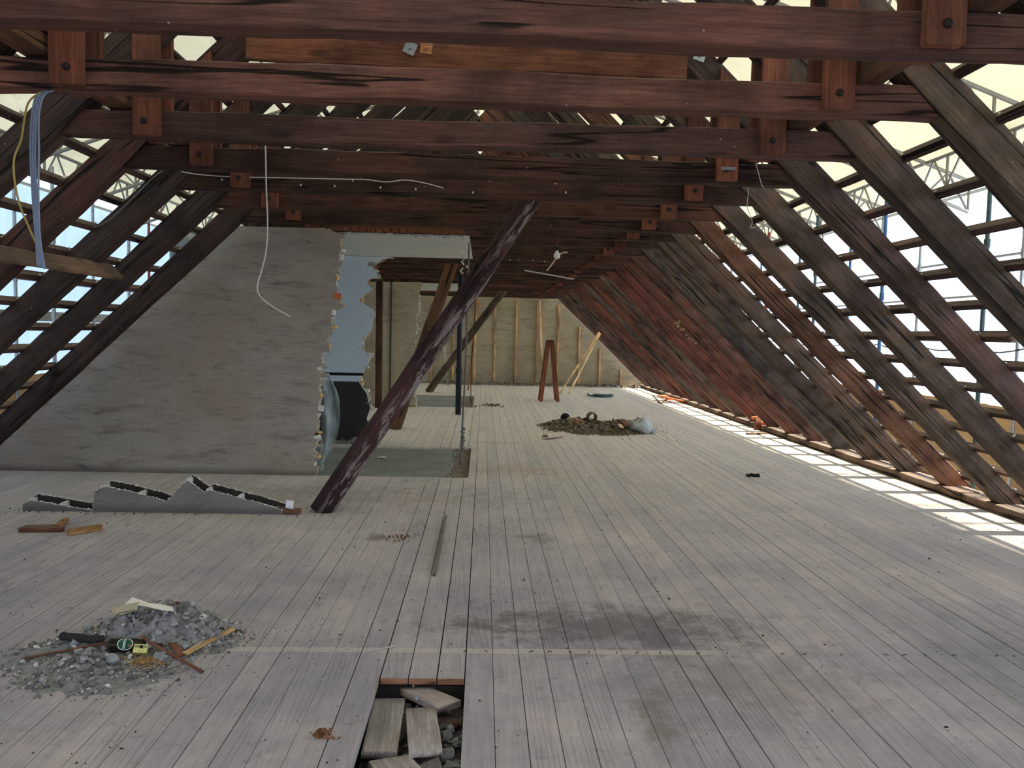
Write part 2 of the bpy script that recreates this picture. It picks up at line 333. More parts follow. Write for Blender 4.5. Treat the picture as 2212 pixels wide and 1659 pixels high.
def floor_mat():
    m, nt, b = newmat('worn_floorboards', .85); g = N(nt); o = g.tex(); ge = g.n('ShaderNodeNewGeometry'); rnd = ge.outputs['Random Per Island']
    off = g.n('ShaderNodeVectorMath', operation='SCALE'); off.inputs[0].default_value = (71, 33, 0); g.l(rnd, off.inputs['Scale'])
    grain = g.noise(g.mapping(o, (30, 1.3, 1), off.outputs[0]), 1.5, 8, .65, .9)
    rings = g.n('ShaderNodeTexWave', wave_type='RINGS', rings_direction='Z'); rings.inputs['Scale'].default_value = 1.; rings.inputs['Distortion'].default_value = 5.; rings.inputs['Detail'].default_value = 2.5; rings.inputs['Detail Scale'].default_value = 1.
    g.l(g.mapping(o, (16, .75, 1), off.outputs[0]), rings.inputs['Vector'])
    col = g.ramp(g.noise(o, .9, 7, .68), [(.32, (.150, .152, .172)), (.5, (.215, .207, .218)), (.68, (.290, .264, .262))])
    # tone drifts lighter and yellower towards the far half of the attic
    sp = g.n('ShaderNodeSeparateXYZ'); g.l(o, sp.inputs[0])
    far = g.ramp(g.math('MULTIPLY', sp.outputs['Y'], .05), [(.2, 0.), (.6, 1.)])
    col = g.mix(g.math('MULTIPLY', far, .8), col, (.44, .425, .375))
    col = g.mix(1., col, g.ramp(rnd, [(0, (.93, .93, .95)), (.5, (1, 1, 1)), (1, (1.07, 1.04, 1.02))]), 'MULTIPLY')
    col = g.mix(1., col, g.ramp(grain, [(.3, .84), (.5, 1.), (.72, 1.13)]), 'MULTIPLY')
    rg = g.ramp(rings.outputs['Fac'], [(0, .72), (.35, 1.)]); rmask = g.ramp(g.noise(g.mapping(o, (4, .6, 1), off.outputs[0]), 1.3, 2, .5), [(.5, 0.), (.62, 1.)])
    col = g.mix(g.math('MULTIPLY', rmask, .75), col, g.mix(1., col, rg, 'MULTIPLY'))
    # grime speckle and blotches
    sp2 = g.noise(o, 9, 9, .75); col = g.mix(g.ramp(sp2, [(.56, 0.), (.68, .45)]), col, (.07, .066, .062))
    wh = g.noise(g.mapping(o, (1, 1, 1), (9, 4, 2)), 6, 8, .7); col = g.mix(g.ramp(wh, [(.60, 0.), (.70, .35)]), col, (.36, .34, .32))
    def blot(cx, cy, rx, ry, amt, c, col):
        v = g.mapping(o, (1/rx, 1/ry, 0), (-cx/rx, -cy/ry, 0)); L = g.n('ShaderNodeVectorMath', operation='LENGTH'); g.l(v, L.inputs[0])
        d = g.math('ADD', L.outputs['Value'], g.math('MULTIPLY', g.math('SUBTRACT', g.noise(o, 5.5, 9, .75), .5), 3.6))
        return g.mix(g.math('MULTIPLY', g.ramp(d, [(.25, 1.), (.95, 0.)]), amt), col, c)
    col = blot(.75, 4.28, 1.0, .42, .66, (.060, .054, .052), col)
    col = blot(1.25, 3.6, .8, .5, .35, (.09, .08, .075), col)
    col = blot(.05, 4.35, .30, .16, .45, (.06, .055, .05), col)
    col = blot(.75, 3.2, .12, .35, .5, (.09, .070, .05), col)
    col = blot(.45, 6.2, .16, .22, .5, (.09, .075, .06), col)
    col = blot(-.8, 6.15, .12, .16, .6, (.07, .05, .035), col)
    col = blot(.45, 9.3, .7, .5, .4, (.26, .17, .11), col)
    col = blot(.25, 11.6, .6, .12, .5, (.28, .17, .10), col)
    col = blot(-2.2, 3.1, .6, .12, .35, (.10, .105, .12), col)
    col = blot(-1.6, 7.7, 2.5, .7, .45, (.155, .140, .118), col)
    # line of the former partition: a pale strip of clean wood
    def strip(y0, hw, x0, x1, amt, c, col):
        a = g.math('ABSOLUTE', g.math('SUBTRACT', sp.outputs['Y'], y0)); k = g.ramp(g.math('ADD', g.math('DIVIDE', a, hw), g.math('MULTIPLY', g.math('SUBTRACT', sp2, .5), .9)), [(.75, 1.), (1., 0.)])
        xa = g.math('ABSOLUTE', g.math('SUBTRACT', sp.outputs['X'], (x0+x1)/2)); xm = g.ramp(g.math('DIVIDE', xa, (x1-x0)/2), [(.85, 1.), (1., 0.)])
        return g.mix(g.math('MULTIPLY', g.math('MULTIPLY', k, xm), amt), col, c)
    col = strip(3.945, .032, -1.4, 1.3, .55, (.34, .31, .28), col)
    col = strip(6.80, .03, -3.9, -1.1, .5, (.30, .28, .25), col)
    col = g.mix(1., col, (1.80, 1.70, 1.64), 'MULTIPLY'); g.l(col, b.inputs['Base Color']); g.l(g.bump(g.math('ADD', grain, g.math('MULTIPLY', sp2, .5)), .003, .8), b.inputs['Normal']); return m
FLOORM = floor_mat()
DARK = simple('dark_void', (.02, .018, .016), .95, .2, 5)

# ------------------------------------------------------------------ floor
X0, X1, YB, YE = -5.25, 4.88, -4.2, 24.95
HOLE = (-.447, -.055, 2.25, 3.62)
PAD1 = (-3.4, -.145, 8.74, 11.02); PAD2 = (-3.6, -.21, 17.02, 20.1)
fb = MB(); q = random.Random(3)
bw = (HOLE[1]-HOLE[0])/3; i0 = int((X0-HOLE[1])/bw)-1
i = i0; edges = []
while HOLE[1]+i*bw < X1: edges.append(HOLE[1]+i*bw); i += 1
for ex in edges:
    xa, xb = max(ex, X0), min(ex+bw, X1)
    if xb-xa < .02: continue
    gap = q.choice([.0022, .003, .003, .004, .0055, .008]); dz = q.uniform(-.0012, .0)
    cuts = [YB, 3.945+q.uniform(-.002, .002), YE]; y = 3.945
    while y < YE-3: y += q.uniform(3.2, 5.4); cuts.append(min(y, YE-.4))
    if q.random() < .35: cuts.append(q.uniform(-1, 2))
    cuts = sorted(set(cuts)); segs = []
    for a, b2 in zip(cuts, cuts[1:]):
        segs.append((a, b2))
    def cutout(segs, y0, y1):
        o = []
        for a, b2 in segs:
            if b2 <= y0 or a >= y1: o.append((a, b2)); continue
            if a < y0: o.append((a, y0))
            if b2 > y1: o.append((y1, b2))
        return o
    mid = (xa+xb)/2
    if HOLE[0] < mid < HOLE[1]: segs = cutout(segs, HOLE[2], HOLE[3])
    def side_split(segs, pad):
        if xb <= pad[1]+.001 and xa >= pad[0]: return [((xa, xb), s) for s in cutout(segs, pad[2], pad[3])]
        return None
    out = []
    for s in segs:
        todo = [(xa, xb, s[0], s[1])]
        for pad in (PAD1, PAD2):
            nx = []
            for (a, b2, c, d) in todo:
                if b2 <= pad[0] or a >= pad[1] or d <= pad[2] or c >= pad[3]: nx.append((a, b2, c, d)); continue
                if c < pad[2]: nx.append((a, b2, c, pad[2]))
                if d > pad[3]: nx.append((a, b2, pad[3], d))
                if b2 > pad[1]: nx.append((pad[1], b2, max(c, pad[2]), min(d, pad[3])))
            todo = nx
        out += todo
    for (a, b2, c, d) in out:
        if b2-a < .004 or d-c < .01: continue
        fb.box(a+gap/2, b2-gap/2, c+.0008, d-.0008, -.028+dz, dz)
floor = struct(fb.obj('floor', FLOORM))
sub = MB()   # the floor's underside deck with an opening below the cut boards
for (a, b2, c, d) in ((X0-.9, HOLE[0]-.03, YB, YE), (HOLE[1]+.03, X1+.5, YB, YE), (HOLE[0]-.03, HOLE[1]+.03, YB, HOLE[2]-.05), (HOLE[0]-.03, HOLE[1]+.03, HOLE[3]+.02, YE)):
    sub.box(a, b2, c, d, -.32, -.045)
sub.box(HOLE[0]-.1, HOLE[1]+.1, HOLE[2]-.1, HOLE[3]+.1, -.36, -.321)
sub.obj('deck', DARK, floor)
for nm, P, grit in (('screed_slab', PAD1, .19), ('screed_slab', PAD2, .25)):
    s = MB(); s.box(P[0], P[1]-grit, P[2], P[3], -.05, -.026); s.obj(nm, CONC, floor)
    s = MB()
    nx, ny = 8, 60
    V = [(P[1]-grit+grit*i/nx, P[2]+(P[3]-P[2])*j/ny, -.03+.012*noise.noise((i*.9, j*.7, 3))) for j in range(ny+1) for i in range(nx+1)]
    s.add(V, [(j*(nx+1)+i, j*(nx+1)+i+1, (j+1)*(nx+1)+i+1, (j+1)*(nx+1)+i) for j in range(ny) for i in range(nx)])
    for _ in range(120): chunk(s, (q.uniform(P[1]-grit*1.3, P[1]-.01), q.uniform(P[2], P[3]), -.02), q.uniform(.004, .014), q)
    stuff(s.obj('gravel', SAND, floor))

# ------------------------------------------------------------------ roof frames
D1, S = 2.944, .8785
TS = .946; ANG = math.atan(TS); CX = -.139
RX = 5.025; LX = 2*CX-RX            # where the rafter underside meets floor level
def under(z, side): return (RX-z/TS) if side > 0 else (LX+z/TS)
Nn = {1: Vector((math.sin(ANG), 0, math.cos(ANG))), -1: Vector((-math.sin(ANG), 0, math.cos(ANG)))}
Tt = {1: Vector((-math.cos(ANG), 0, math.sin(ANG))), -1: Vector((math.cos(ANG), 0, math.sin(ANG)))}
ORD = ['first', 'second', 'third', 'fourth', 'fifth', 'sixth', 'seventh', 'eighth', 'ninth', 'tenth', 'eleventh', 'twelfth', 'thirteenth', 'fourteenth', 'fifteenth', 'sixteenth', 'seventeenth', 'eighteenth', 'nineteenth', 'twentieth', 'twenty-first', 'twenty-second', 'twenty-third', 'twenty-fourth', 'twenty-fifth', 'twenty-sixth', 'twenty-seventh', 'twenty-eighth']
NF = 25; DEP = .187
ridge_s = (CX-RX)/(-math.cos(ANG))
for side, nm in ((1, 'right'), (-1, 'left')):
    for k in range(-3, NF):
        if side == 1 and k < 0 and k < -3: continue
        Y = D1+S*k+.11
        base = Vector((under(0, side), Y, 0)); a = base+Tt[side]*(-.16 if side > 0 else -.05)+Nn[side]*DEP/2; b = base+Tt[side]*(ridge_s+.03)+Nn[side]*DEP/2
        v = (k*3+(0 if side > 0 else 1)) % 7
        if side > 0:
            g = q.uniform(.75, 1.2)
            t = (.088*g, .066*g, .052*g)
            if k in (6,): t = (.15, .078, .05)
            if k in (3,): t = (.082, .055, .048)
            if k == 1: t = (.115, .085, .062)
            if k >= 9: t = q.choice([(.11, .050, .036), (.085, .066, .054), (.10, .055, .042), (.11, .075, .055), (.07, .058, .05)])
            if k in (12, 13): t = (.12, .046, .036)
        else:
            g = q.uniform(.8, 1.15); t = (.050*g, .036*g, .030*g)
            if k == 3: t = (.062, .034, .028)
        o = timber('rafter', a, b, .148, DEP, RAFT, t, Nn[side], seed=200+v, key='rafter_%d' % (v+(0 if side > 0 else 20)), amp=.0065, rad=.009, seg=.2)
        if k >= 0:
            lab = 'weathered dark rafter of the %s roof slope, %s one in front of the camera' % (nm, ORD[k])
            if side > 0 and k == 6: lab = 'reddish rafter with long crack on the right slope, seventh in front of the camera'
        else: lab = 'dark rafter of the %s roof slope behind or beside the camera, %s back' % (nm, ORD[-k-1])
        tag(o, lab, 'rafter', 'rafters of the %s slope' % nm)
ZC = 2.680; CH = .150
for k in range(-3, NF):
    Y = D1+S*k+.118; dz = .006*math.sin(k*1.7)+(.012 if k in (7, 8, 9, 16, 17, 18, 19) else 0)-.02*max(0, k-4)/20
    xl, xr = under(ZC+.08, -1)-.10, under(ZC+.08, 1)+.10
    g = q.uniform(.8, 1.12); t = (.066*g, .036*g, .027*g)
    if k == 1: t = (.150, .073, .055)
    if k == 0: t = (.105, .054, .043)
    if k == 2: t = (.082, .046, .038)
    if k == 5: t = (.095, .048, .032)
    o = timber('collar_beam', (xl, Y, ZC+CH/2+dz), (xr, Y, ZC+CH/2+dz), .125, CH, OLD, t, seed=300+k, amp=(.0045, .006, .0055)[min(k, 2)] if k >= 0 else .005, rad=.010, seg=.11 if k < 4 else .2, key=None if k < 8 else 'collar_%d' % (k % 5))
    tag(o, ('hewn dark brown collar beam across the attic, %s from the camera' % ORD[k]) if k >= 0 else ('dark collar beam overhead, %s one behind the view' % ORD[-k-1]), 'beam', 'collar beams')
# hanger planks clamped on both faces of each collar beam, cut to the roof slope on top
pw = .146
for side, nm in ((1, 'right'), (-1, 'left')):
    xa = (1.737-pw) if side > 0 else -2.014; xb = xa+pw
    for k in range(-2, NF):
        Y = D1+S*k; zb = 2.687+.01*math.sin(k*2.1)
        root = empty('hanger_post', ((xa+xb)/2, Y+.118, zb), ('pair of reddish hanger planks bolted to the %s collar beam from the camera, %s side' % (ORD[k], nm)) if k >= 0 else 'pair of hanger planks on the %s side, %s one behind the view' % (nm, ORD[-k-1]), 'post', 'hanger planks on the %s' % nm)
        g = q.uniform(.85, 1.15); t = (.155*g, .064*g, .040*g)
        def top(x): return (RX-x)*TS+.2 if side > 0 else (x-LX)*TS+.2
        for j, (ya, yb) in enumerate(((-.118, -.075), (.066, .112))):
            b_ = .006; cx0, cx1 = xa-(xa+xb)/2, xb-(xa+xb)/2
            out = [(cx0+b_, 0), (cx1-b_, 0), (cx1, b_), (cx1, top(xb)-zb), (cx0, top(xa)-zb), (cx0, b_)]
            # local x along grain (vertical): build in plank space then rotate
            V = [(z, y, -x) for y in (ya, yb) for (x, z) in out]; n = 6
            F = [tuple(range(n)), tuple(range(2*n-1, n-1, -1))]+[(i2, i2+n, (i2+1) % n+n, (i2+1) % n) for i2 in range(n)]
            pl = mk('plank', V, F, PLANK, root); pl.rotation_euler = (0, -math.pi/2, 0); pl.color = (*t, 1)
        if k >= 0:
            bt = MB(); c = Vector((.01*q.uniform(-1, 1), -.118, .075))
            ringp = [c+Vector((0, -d, 0)) for d in (0, .006, .012, .015)]
            bt.tube(ringp, [.018, .018, .012, .003], 12); bt.obj('bolt', IRON, root, True)
cl = MB(); cl.box(-.05, .05, -.135, -.118, .07, .09); cl.obj('steel_clip', GALV, bpy.data.objects['hanger_post.005'])
for i, (px, py, lab) in enumerate(((824, 989, 'white paper scrap on the nearer screed patch'), (920, 1004, 'small pale chip on the nearer screed patch'), (828, 1402, 'splintered pale wood sliver on the floor seam above the hole'))):
    p = fl(px, py, -.022 if i < 2 else .004); b = MB()
    if i == 0: b.add([p+Vector((-.06, -.03, 0)), p+Vector((0, -.05, .012)), p+Vector((.07, -.01, .0)), p+Vector((.03, .05, .02)), p+Vector((-.04, .04, .006))], [(0, 1, 2), (0, 2, 3), (0, 3, 4)])
    elif i == 1: chunk(b, p, .02, random.Random(3), .3)
    else: b.bar(p+Vector((-.07, -.03, 0)), p+Vector((.06, .03, .006)), .008, .004)
    tag(b.obj(('paper_scrap', 'plaster_chip', 'wood_sliver')[i], (WHT, WHT, simple('pale_sliver', (.36, .34, .31)))[i]), lab, ('scrap', 'chip', 'sliver')[i])
# purlins resting on the collars just outside the planks
for side, nm in ((1, 'right'), (-1, 'left')):
    xm = 1.835 if side > 0 else -2.115
    for j, (ya, yb) in enumerate(((-.5, 5.9), (5.92, 12.0), (12.02, 18.2), (18.22, 24.9))):
        o = timber('purlin', (xm, ya, ZC+CH+.075), (xm, yb, ZC+CH+.075), .15, .14, OLD, (.13, .075, .045), amp=.005, rad=.012, seg=.3)
        tag(o, 'square purlin length on top of the collar beams, %s side, %s from the camera' % (nm, ORD[j]), 'purlin', 'purlins')
# upper tie with steel plates, nailed between the fourth pair of rafters
Yt = D1+3*S
zt = 3.455
o = timber('upper_tie', (under(zt+.02, -1)+.0, Yt+.005, zt+.03), (under(zt+.02, 1), Yt+.005, zt+.0), .05, .185, PLANK, (.22, .095, .055), amp=.004, rad=.005, seg=.3)
tag(o, 'orange-brown upper tie plank spanning high above the first collar beams', 'beam')
def plate(name, c, parent, mat, tilt=.4, s=.045):
    b = MB(); m = Matrix.Translation(Vector(c)) @ Matrix.Rotation(tilt, 4, 'Y'); b.box(-s, s, -.004, .004, -s, s, 0, m); b.tube([m @ Vector((0, -.004, 0)), m @ Vector((0, -.025, 0))], .014, 8)
    o = b.obj(name, mat); return o
def child_plate(name, c, par, mat, tilt=.4):
    b = MB(); m = Matrix.Translation(Vector(c)) @ Matrix.Rotation(tilt, 4, 'Y'); s_ = .04; b.box(-s_, s_, -.004, .004, -s_, s_, 0, m); b.tube([m @ Vector((0, -.004, 0)), m @ Vector((0, -.025, 0))], .013, 8)
    p_ = b.obj(name, mat); p_.parent = par; p_.matrix_parent_inverse = par.matrix_basis.inverted(); return p_
child_plate('bolt_plate', aty(886, 104, Yt-.026), o, GALV)
w_ = child_plate('pale_washer', aty(921, 103, Yt-.026), o, FRESH, .1); w_.color = (.45, .24, .12, 1)
child_plate('bolt_plate', aty(1512, 119, D1+3*S+.03), bpy.data.objects['rafter.006'], GALV, .3)
# laths
for side, nm in ((1, 'right'), (-1, 'left')):
    kmax = 23
    for i in range(0, kmax):
        s = (.06+.303*i) if side > 0 else (.30+.2915*i)
        if s > ridge_s+.1: break
        base = Vector((under(0, side), 0, 0))+Tt[side]*s+Nn[side]*(DEP+.026)
        ys = -1.6
        if side > 0 and i == 7: ys = 5.35
        g = q.uniform(.8, 1.15)
        hid = q.uniform(-.01, .01)
        o = timber('roof_lath', base+Vector((0, ys, 0))+Tt[side]*hid, base+Vector((0, 24.9, 0))-Tt[side]*hid, .050, .062, RAFT, (.085*g, .056*g, .048*g), Nn[side], amp=.0025, rad=.006, seg=.5)
        tag(o, 'long dark roofing lath on the %s slope, %s up from the eaves' % (nm, ORD[i]), 'lath', 'roof laths of the %s slope' % nm)
# rough lumps of mortar left on the laths
mc = MB()
for side in (1, -1):
    for i in range(0, 13):
        s = (.06+.303*i) if side > 0 else (.30+.2915*i)
        for k in range(0, 12):
            for _ in range(q.randint(1, 4)):
                p = Vector((under(0, side), D1+S*k+.11+q.uniform(-.08, .08), 0))+Tt[side]*(s+.02+q.uniform(0, .03))+Nn[side]*(DEP+.005+q.uniform(0, .02))
                chunk(mc, p, q.uniform(.006, .017), q)
tag(stuff(mc.obj('mortar_crumbs', WHT)), 'pale mortar crumbs caught where laths cross the rafters', 'crumbs')
# sill beams
ys = [-2.0, 3.2, 7.9, 12.6, 16.3, 20.4, 24.9]
for j in range(6):
    g = q.uniform(.85, 1.1)
    o = timber('sill_beam', (5.02, ys[j]+.01, .042), (5.02, ys[j+1], .042), .28, .088, OLD, (.16*g, .115*g, .085*g), amp=.005, rad=.02, seg=.15)
    tag(o, 'low timber sill along the foot of the right roof slope, %s length from the camera' % ORD[j], 'sill', 'sill beams')
for j in range(2):
    o = timber('sill_beam', (-5.30, (-2, 3.2)[j], .042), (-5.30, (3.2, 8.7)[j], .042), .28, .088, OLD, (.12, .09, .07), amp=.005, rad=.02, seg=.3)
    tag(o, 'timber sill at the foot of the left roof slope, %s length' % ORD[j], 'sill', 'sill beams on the left')
# board nailed inside the left rafters
o = timber('inner_board', (-3.10, .2, 2.03), (-3.06, 6.82, 2.03), .028, .15, PLANK, (.20, .135, .085), (-math.sin(ANG), 0, math.cos(ANG)), amp=.003, rad=.004, seg=.3)
o.rotation_euler.rotate_axis('X', 0)
tag(o, 'long brown board nailed across the inside of the left rafters', 'board')

# ------------------------------------------------------------------ diagonal braces (round-edged old poles)
def brace(foot, topp, w0, lab, tint, mat=OLD, extra=None):
    o = timber('diagonal_brace', foot, topp, w0, w0*1.05, mat, tint, (0, -1, 0), amp=.007, rad=.05, seg=.12, log=True)
    tag(o, lab, 'brace', extra); return o
brace((-1.40, 7.03, -.005), (.40, 7.16, 2.80), .185, 'big round dark-red diagonal brace with peeling pale paint in the foreground', (.055, .028, .028), BRACE)
brace((-1.42, 13.05, -.005), (-.52, 13.10, 2.78), .19, 'brown steep diagonal brace standing behind the foreground brace', (.14, .080, .045))
brace((-1.44, 21.1, -.005), (.52, 21.1, 2.74), .19, 'farthest grey-brown diagonal brace in front of the studded end wall', (.115, .088, .058))

# ------------------------------------------------------------------ walls
W1 = [(-1.78, 2.675), (-1.66, 2.67), (-1.63, 2.65), (-1.54, 2.62), (-1.53, 2.55), (-1.54, 2.42), (-1.55, 2.35), (-1.56, 2.25), (-1.59, 2.23), (-1.57, 2.15), (-1.58, 2.04), (-1.54, 1.95), (-1.54, 1.84), (-1.62, 1.81), (-1.63, 1.73), (-1.62, 1.58), (-1.67, 1.48), (-1.64, 1.36), (-1.74, 1.34), (-1.72, 1.23), (-1.69, 1.2), (-1.74, 1.15), (-1.74, 1.07), (-1.76, 0.95), (-1.74, 0.85), (-1.76, 0.75), (-1.77, 0.65), (-1.77, 0.49), (-1.81, 0.45), (-1.76, 0.42), (-1.78, 0.34), (-1.82, 0.28), (-1.76, 0.21), (-1.80, 0.14), (-1.78, 0.0)]
def densify(P, n=3, amp=.012):
    out = []
    for a, b in zip(P, P[1:]):
        for k in range(n):
            t = k/n; out.append((a[0]+(b[0]-a[0])*t+(q.uniform(-amp, amp) if k else 0), a[1]+(b[1]-a[1])*t+(q.uniform(-amp, amp)*.5 if k else 0)))
    out.append(P[-1]); return out
e1 = densify([(x-.025, z) for x, z in W1])
Wl = struct(poly_slab('wall_left', [(-5.54, 0.)]+e1[::-1]+[(-2.73, 2.67)], 8.745, 8.87, [PL1, RAW], jag=.035))
# ragged edge: broken bricks and plaster lumps that stick out of the torn wall edge
def ragged(edge, y0, y1, parent, step=.075, light=1):
    bb = MB(); mats = [WHT, YEL, REDB, PL1]; z = .03; pts = [(x, zz) for x, zz in edge]
    def xat(z):
        best = min(pts, key=lambda p: abs(p[1]-z)); return best[0]
    while z < 2.62:
        x = xat(z+.02); wdt = q.uniform(.02, .075); mi = q.choices([0, 1, 2, 3], [5, 4, .12, 3])[0]
        if q.random() < .85:
            m = Matrix.Translation((x, 0, z)) @ Matrix.Rotation(q.uniform(-.12, .12), 4, 'Y')
            bx0, bx1 = -.05, q.uniform(.0, wdt); yy0 = y0+q.uniform(.0, .02)-(.006 if q.random() < .5 else 0)
            n0 = len(bb.v); bb.box(bx0, bx1, yy0, y1-q.uniform(0, .04), 0, q.uniform(.025, .062), mi, m)
            for i2 in range(n0, len(bb.v)): bb.v[i2] += Vector((q.uniform(-.012, .012), q.uniform(-.004, .008), q.uniform(-.008, .008)))
        if q.random() < .75: chunk(bb, (x+q.uniform(-.02, .02), y0+q.uniform(.0, .08), z+q.uniform(0, .06)), q.uniform(.008, .024), q, mi=q.choice([0, 0, 3, 1]), rough=.6)
        z += step
    o = bb.obj('torn_brick_edge', None, parent, mats=mats); o['kind'] = 'stuff'; return o
ragged([(x-.03, z) for x, z in W1], 8.745, 8.87, Wl)
rb = MB(); rb.box(-1.625, -1.55, 8.735, 8.80, 1.925, 1.985); rb.obj('red_brick', REDB, Wl)
# stains along a reed/brick header above the torn opening
hd = MB()
for i in range(16): hd.box(-1.62+.087*i, -1.62+.087*i+.078, 8.75, 8.86, 2.648+q.uniform(0, .006), 2.70)
hd.obj('brick_header', simple('brown_brick', (.14, .055, .03), .9, .5, 20, bump=.01), Wl)
PC = [(-1.54, 2.62), (-1.24, 2.655), (-.75, 2.665), (-.45, 2.67)]
# painted ceiling of the small room, torn at the front
V = []; n = 40
for i in range(n+1):
    x = -3.3+3.12*i/n; V.append((x, 8.79+abs(noise.noise((x*3, 1, 0)))*.12, 2.632))
for i in range(n+1):
    x = -3.3+3.12*i/n; V.append((x, 11.42, 2.632))
V += [(a, b, c+.012) for a, b, c in V]
F = [(i, i+1, n+2+i, n+1+i) for i in range(n)]; K = 2*(n+1); F += [(K+i, K+n+1+i, K+n+2+i, K+i+1) for i in range(n)]
F += [(i, K+i, K+i+1, i+1) for i in range(n)]+[(n, K+n, K+2*n+1, 2*n+1)]
struct(mk('ceiling', V, F, CEILP))
lip = MB()
for i in range(60):
    x = -1.52+1.30*i/59; chunk(lip, (x, 8.80+abs(noise.noise((x*3, 1, 0)))*.12, 2.632+q.uniform(-.012, .015)), q.uniform(.012, .024), q)
for i in range(26):
    z = 2.64-.016*i; chunk(lip, (-.235+q.uniform(-.012, .012)+.03*math.sin(i), 8.80+q.uniform(-.01, .02), z), q.uniform(.008, .018), q)
stuff(lip.obj('torn_plaster_rim', WHT, bpy.data.objects['ceiling']))
# rear wall of the small room, painted
W3 = [(-1.27, 2.63), (-1.4, 2.60), (-1.55, 2.51), (-1.48, 2.4), (-1.46, 2.34), (-1.59, 2.32), (-1.62, 2.26), (-1.54, 2.17), (-1.69, 2.07), (-1.69, 1.98), (-1.53, 1.89), (-1.53, 1.75), (-1.56, 1.58), (-1.66, 1.48), (-1.68, 1.32), (-1.56, 1.22), (-1.61, 1.09), (-1.71, 0.95), (-1.71, 0.85), (-1.6, 0.69), (-1.55, 0.49), (-1.6, 0.33), (-1.56, 0.26), (-1.52, 0)]
Y3 = 11.45
e3 = densify([(x-.04, min(z, 2.63)) for x, z in W3], 2, .01)
Wm = struct(poly_slab('wall_inner', [(-3.35, 0.)]+e3[::-1]+[(-3.35, 2.63)], Y3, Y3+.10, [BLUEP, RAW], jag=.03))
struct(mk('wall_side', [(-3.35, 8.88, 0), (-3.35, Y3, 0), (-3.35, Y3, 2.66), (-3.35, 8.88, 2.66), (-3.42, 8.88, 0), (-3.42, Y3, 0), (-3.42, Y3, 2.66), (-3.42, 8.88, 2.66)], [(0, 1, 2, 3), (7, 6, 5, 4), (0, 4, 5, 1), (3, 2, 6, 7)], BLUEP))
ragged([(x-.05, z) for x, z in W3], Y3, Y3+.10, Wm, .085)
st = MB(); st.box(-3.34, -1.70, Y3-.004, Y3, .945, .985); st.obj('black_stripe', BLK, Wm)
st = MB()
P = [(x-.01, z) for x, z in e3 if z < .86][::-1]; P = [(-3.34, .0)]+[p for p in P]+[(P[-1][0], .86), (-3.34, .86)]
st.add([(x, Y3-.003, z) for x, z in P], [tuple(range(len(P)))]); st.obj('charcoal_dado', DARKP, Wm)
fr = MB(); fr.box(-2.22, -2.11, 16.50, 16.60, 0, 2.63)
o = timber('dark_post', (-2.145, 16.55, 0), (-2.145, 16.55, 2.645), .13, .11, OLD, (.07, .036, .024), (0, -1, 0), amp=.003, rad=.01); tag(o, 'dark brown upright post beside the torn inner wall edge', 'post')
# second chimney-room wall
W2 = [(-1.29, 2.60), (-1.31, 2.47), (-1.35, 2.28), (-1.33, 2.08), (-1.39, 1.84), (-1.37, 1.65), (-1.42, 1.4), (-1.38, 1.21), (-1.41, 0.86), (-1.37, 0.47), (-1.4, 0.28), (-1.37, 0.0)]
e2 = densify([(x-.03, z) for x, z in W2], 3, .015)
W2o = struct(poly_slab('wall_inner', [(-5.4, 0.)]+e2[::-1]+[(-2.66, 2.60)], 16.88, 17.0, [PLF, RAW], jag=.04))
ragged([(x-.04, z) for x, z in W2], 16.88, 17.0, W2o, .10)
pp = MB(); pp.box(-1.96, -1.93, 16.85, 16.88, 0, 2.6); pp.obj('conduit_chase', simple('soot', (.06, .055, .045), .9, .4, 20), W2o)
c2 = MB(); c2.box(-3.3, -.40, 17.13, 20.05, 2.60, 2.615); struct(c2.obj('ceiling', CEILP))
# far gable
FY = 24.92
apex = (RX-CX)*TS+.1
o = struct(poly_slab('wall_far', [(-5.6, -.03), (5.3, -.03), (5.3, .05), (CX, apex), (-5.6, .05)], FY, FY+.25, [PLF, PLF]))
o2 = struct(poly_slab('wall_back_light_block', [(-5.6, -.03), (5.3, -.03), (5.3, .05), (CX, apex), (-5.6, .05)], YB-.2, YB, [PL1, PL1]))  # unseen end wall, added to keep sky light off the near beams
# studs on the gable
for i in range(10):
    x = [-1.60, -.94, -.265, .345, 1.005, 1.655, 2.31, 2.975, 3.63, 4.295][i]; h = [2.60, 2.60, 2.60, 2.60, 2.62, 2.64, 2.48, 1.84, 1.19, .53][i]
    g = q.uniform(.9, 1.1)
    o = timber('wall_stud', (x, FY-.035, 0), (x, FY-.035, h), .055, .07, FRESH, (.66*g, .48*g, .28*g), (0, -1, 0), amp=.001, rad=.003, seg=.6)
    lab = 'pale upright stud on the far wall, %s from the right' % ORD[9-i]
    tag(o, lab, 'stud', 'studs on the far wall')
for (a, b, wd, lab) in (((1.86, 24.62, 0), (1.70, 24.84, 2.62), .06, 'pale slat leaning at the sixth far-wall stud from the right'[:60]), ((2.062, 21.36, 0), (3.34, 23.05, 1.70), .055, 'left one of two pale slats crossed against the right rafters'), ((2.287, 21.25, 0), (3.37, 22.96, 1.72), .055, 'right one of two pale slats crossed against the right rafters'), ((-.40, 22.0, 0), (-.21, 22.3, 2.55), .045, 'thin light-brown lath standing behind the black pipe')):
    o = timber('leaning_slat', a, b, wd, .03, FRESH, (.80, .62, .36) if wd > .05 else (.34, .20, .10), (0, -1, 0), amp=.001, rad=.003, seg=.6); tag(o, lab, 'slat')
o = timber('leaning_slat', (-1.05, 24.1, 0), (-1.28, 24.45, 1.91), .06, .03, FRESH, (.46, .46, .42), (0, -1, 0), amp=.001, rad=.003, seg=.6); tag(o, 'whitish slat leaning against the far wall left of the black pipe', 'slat')
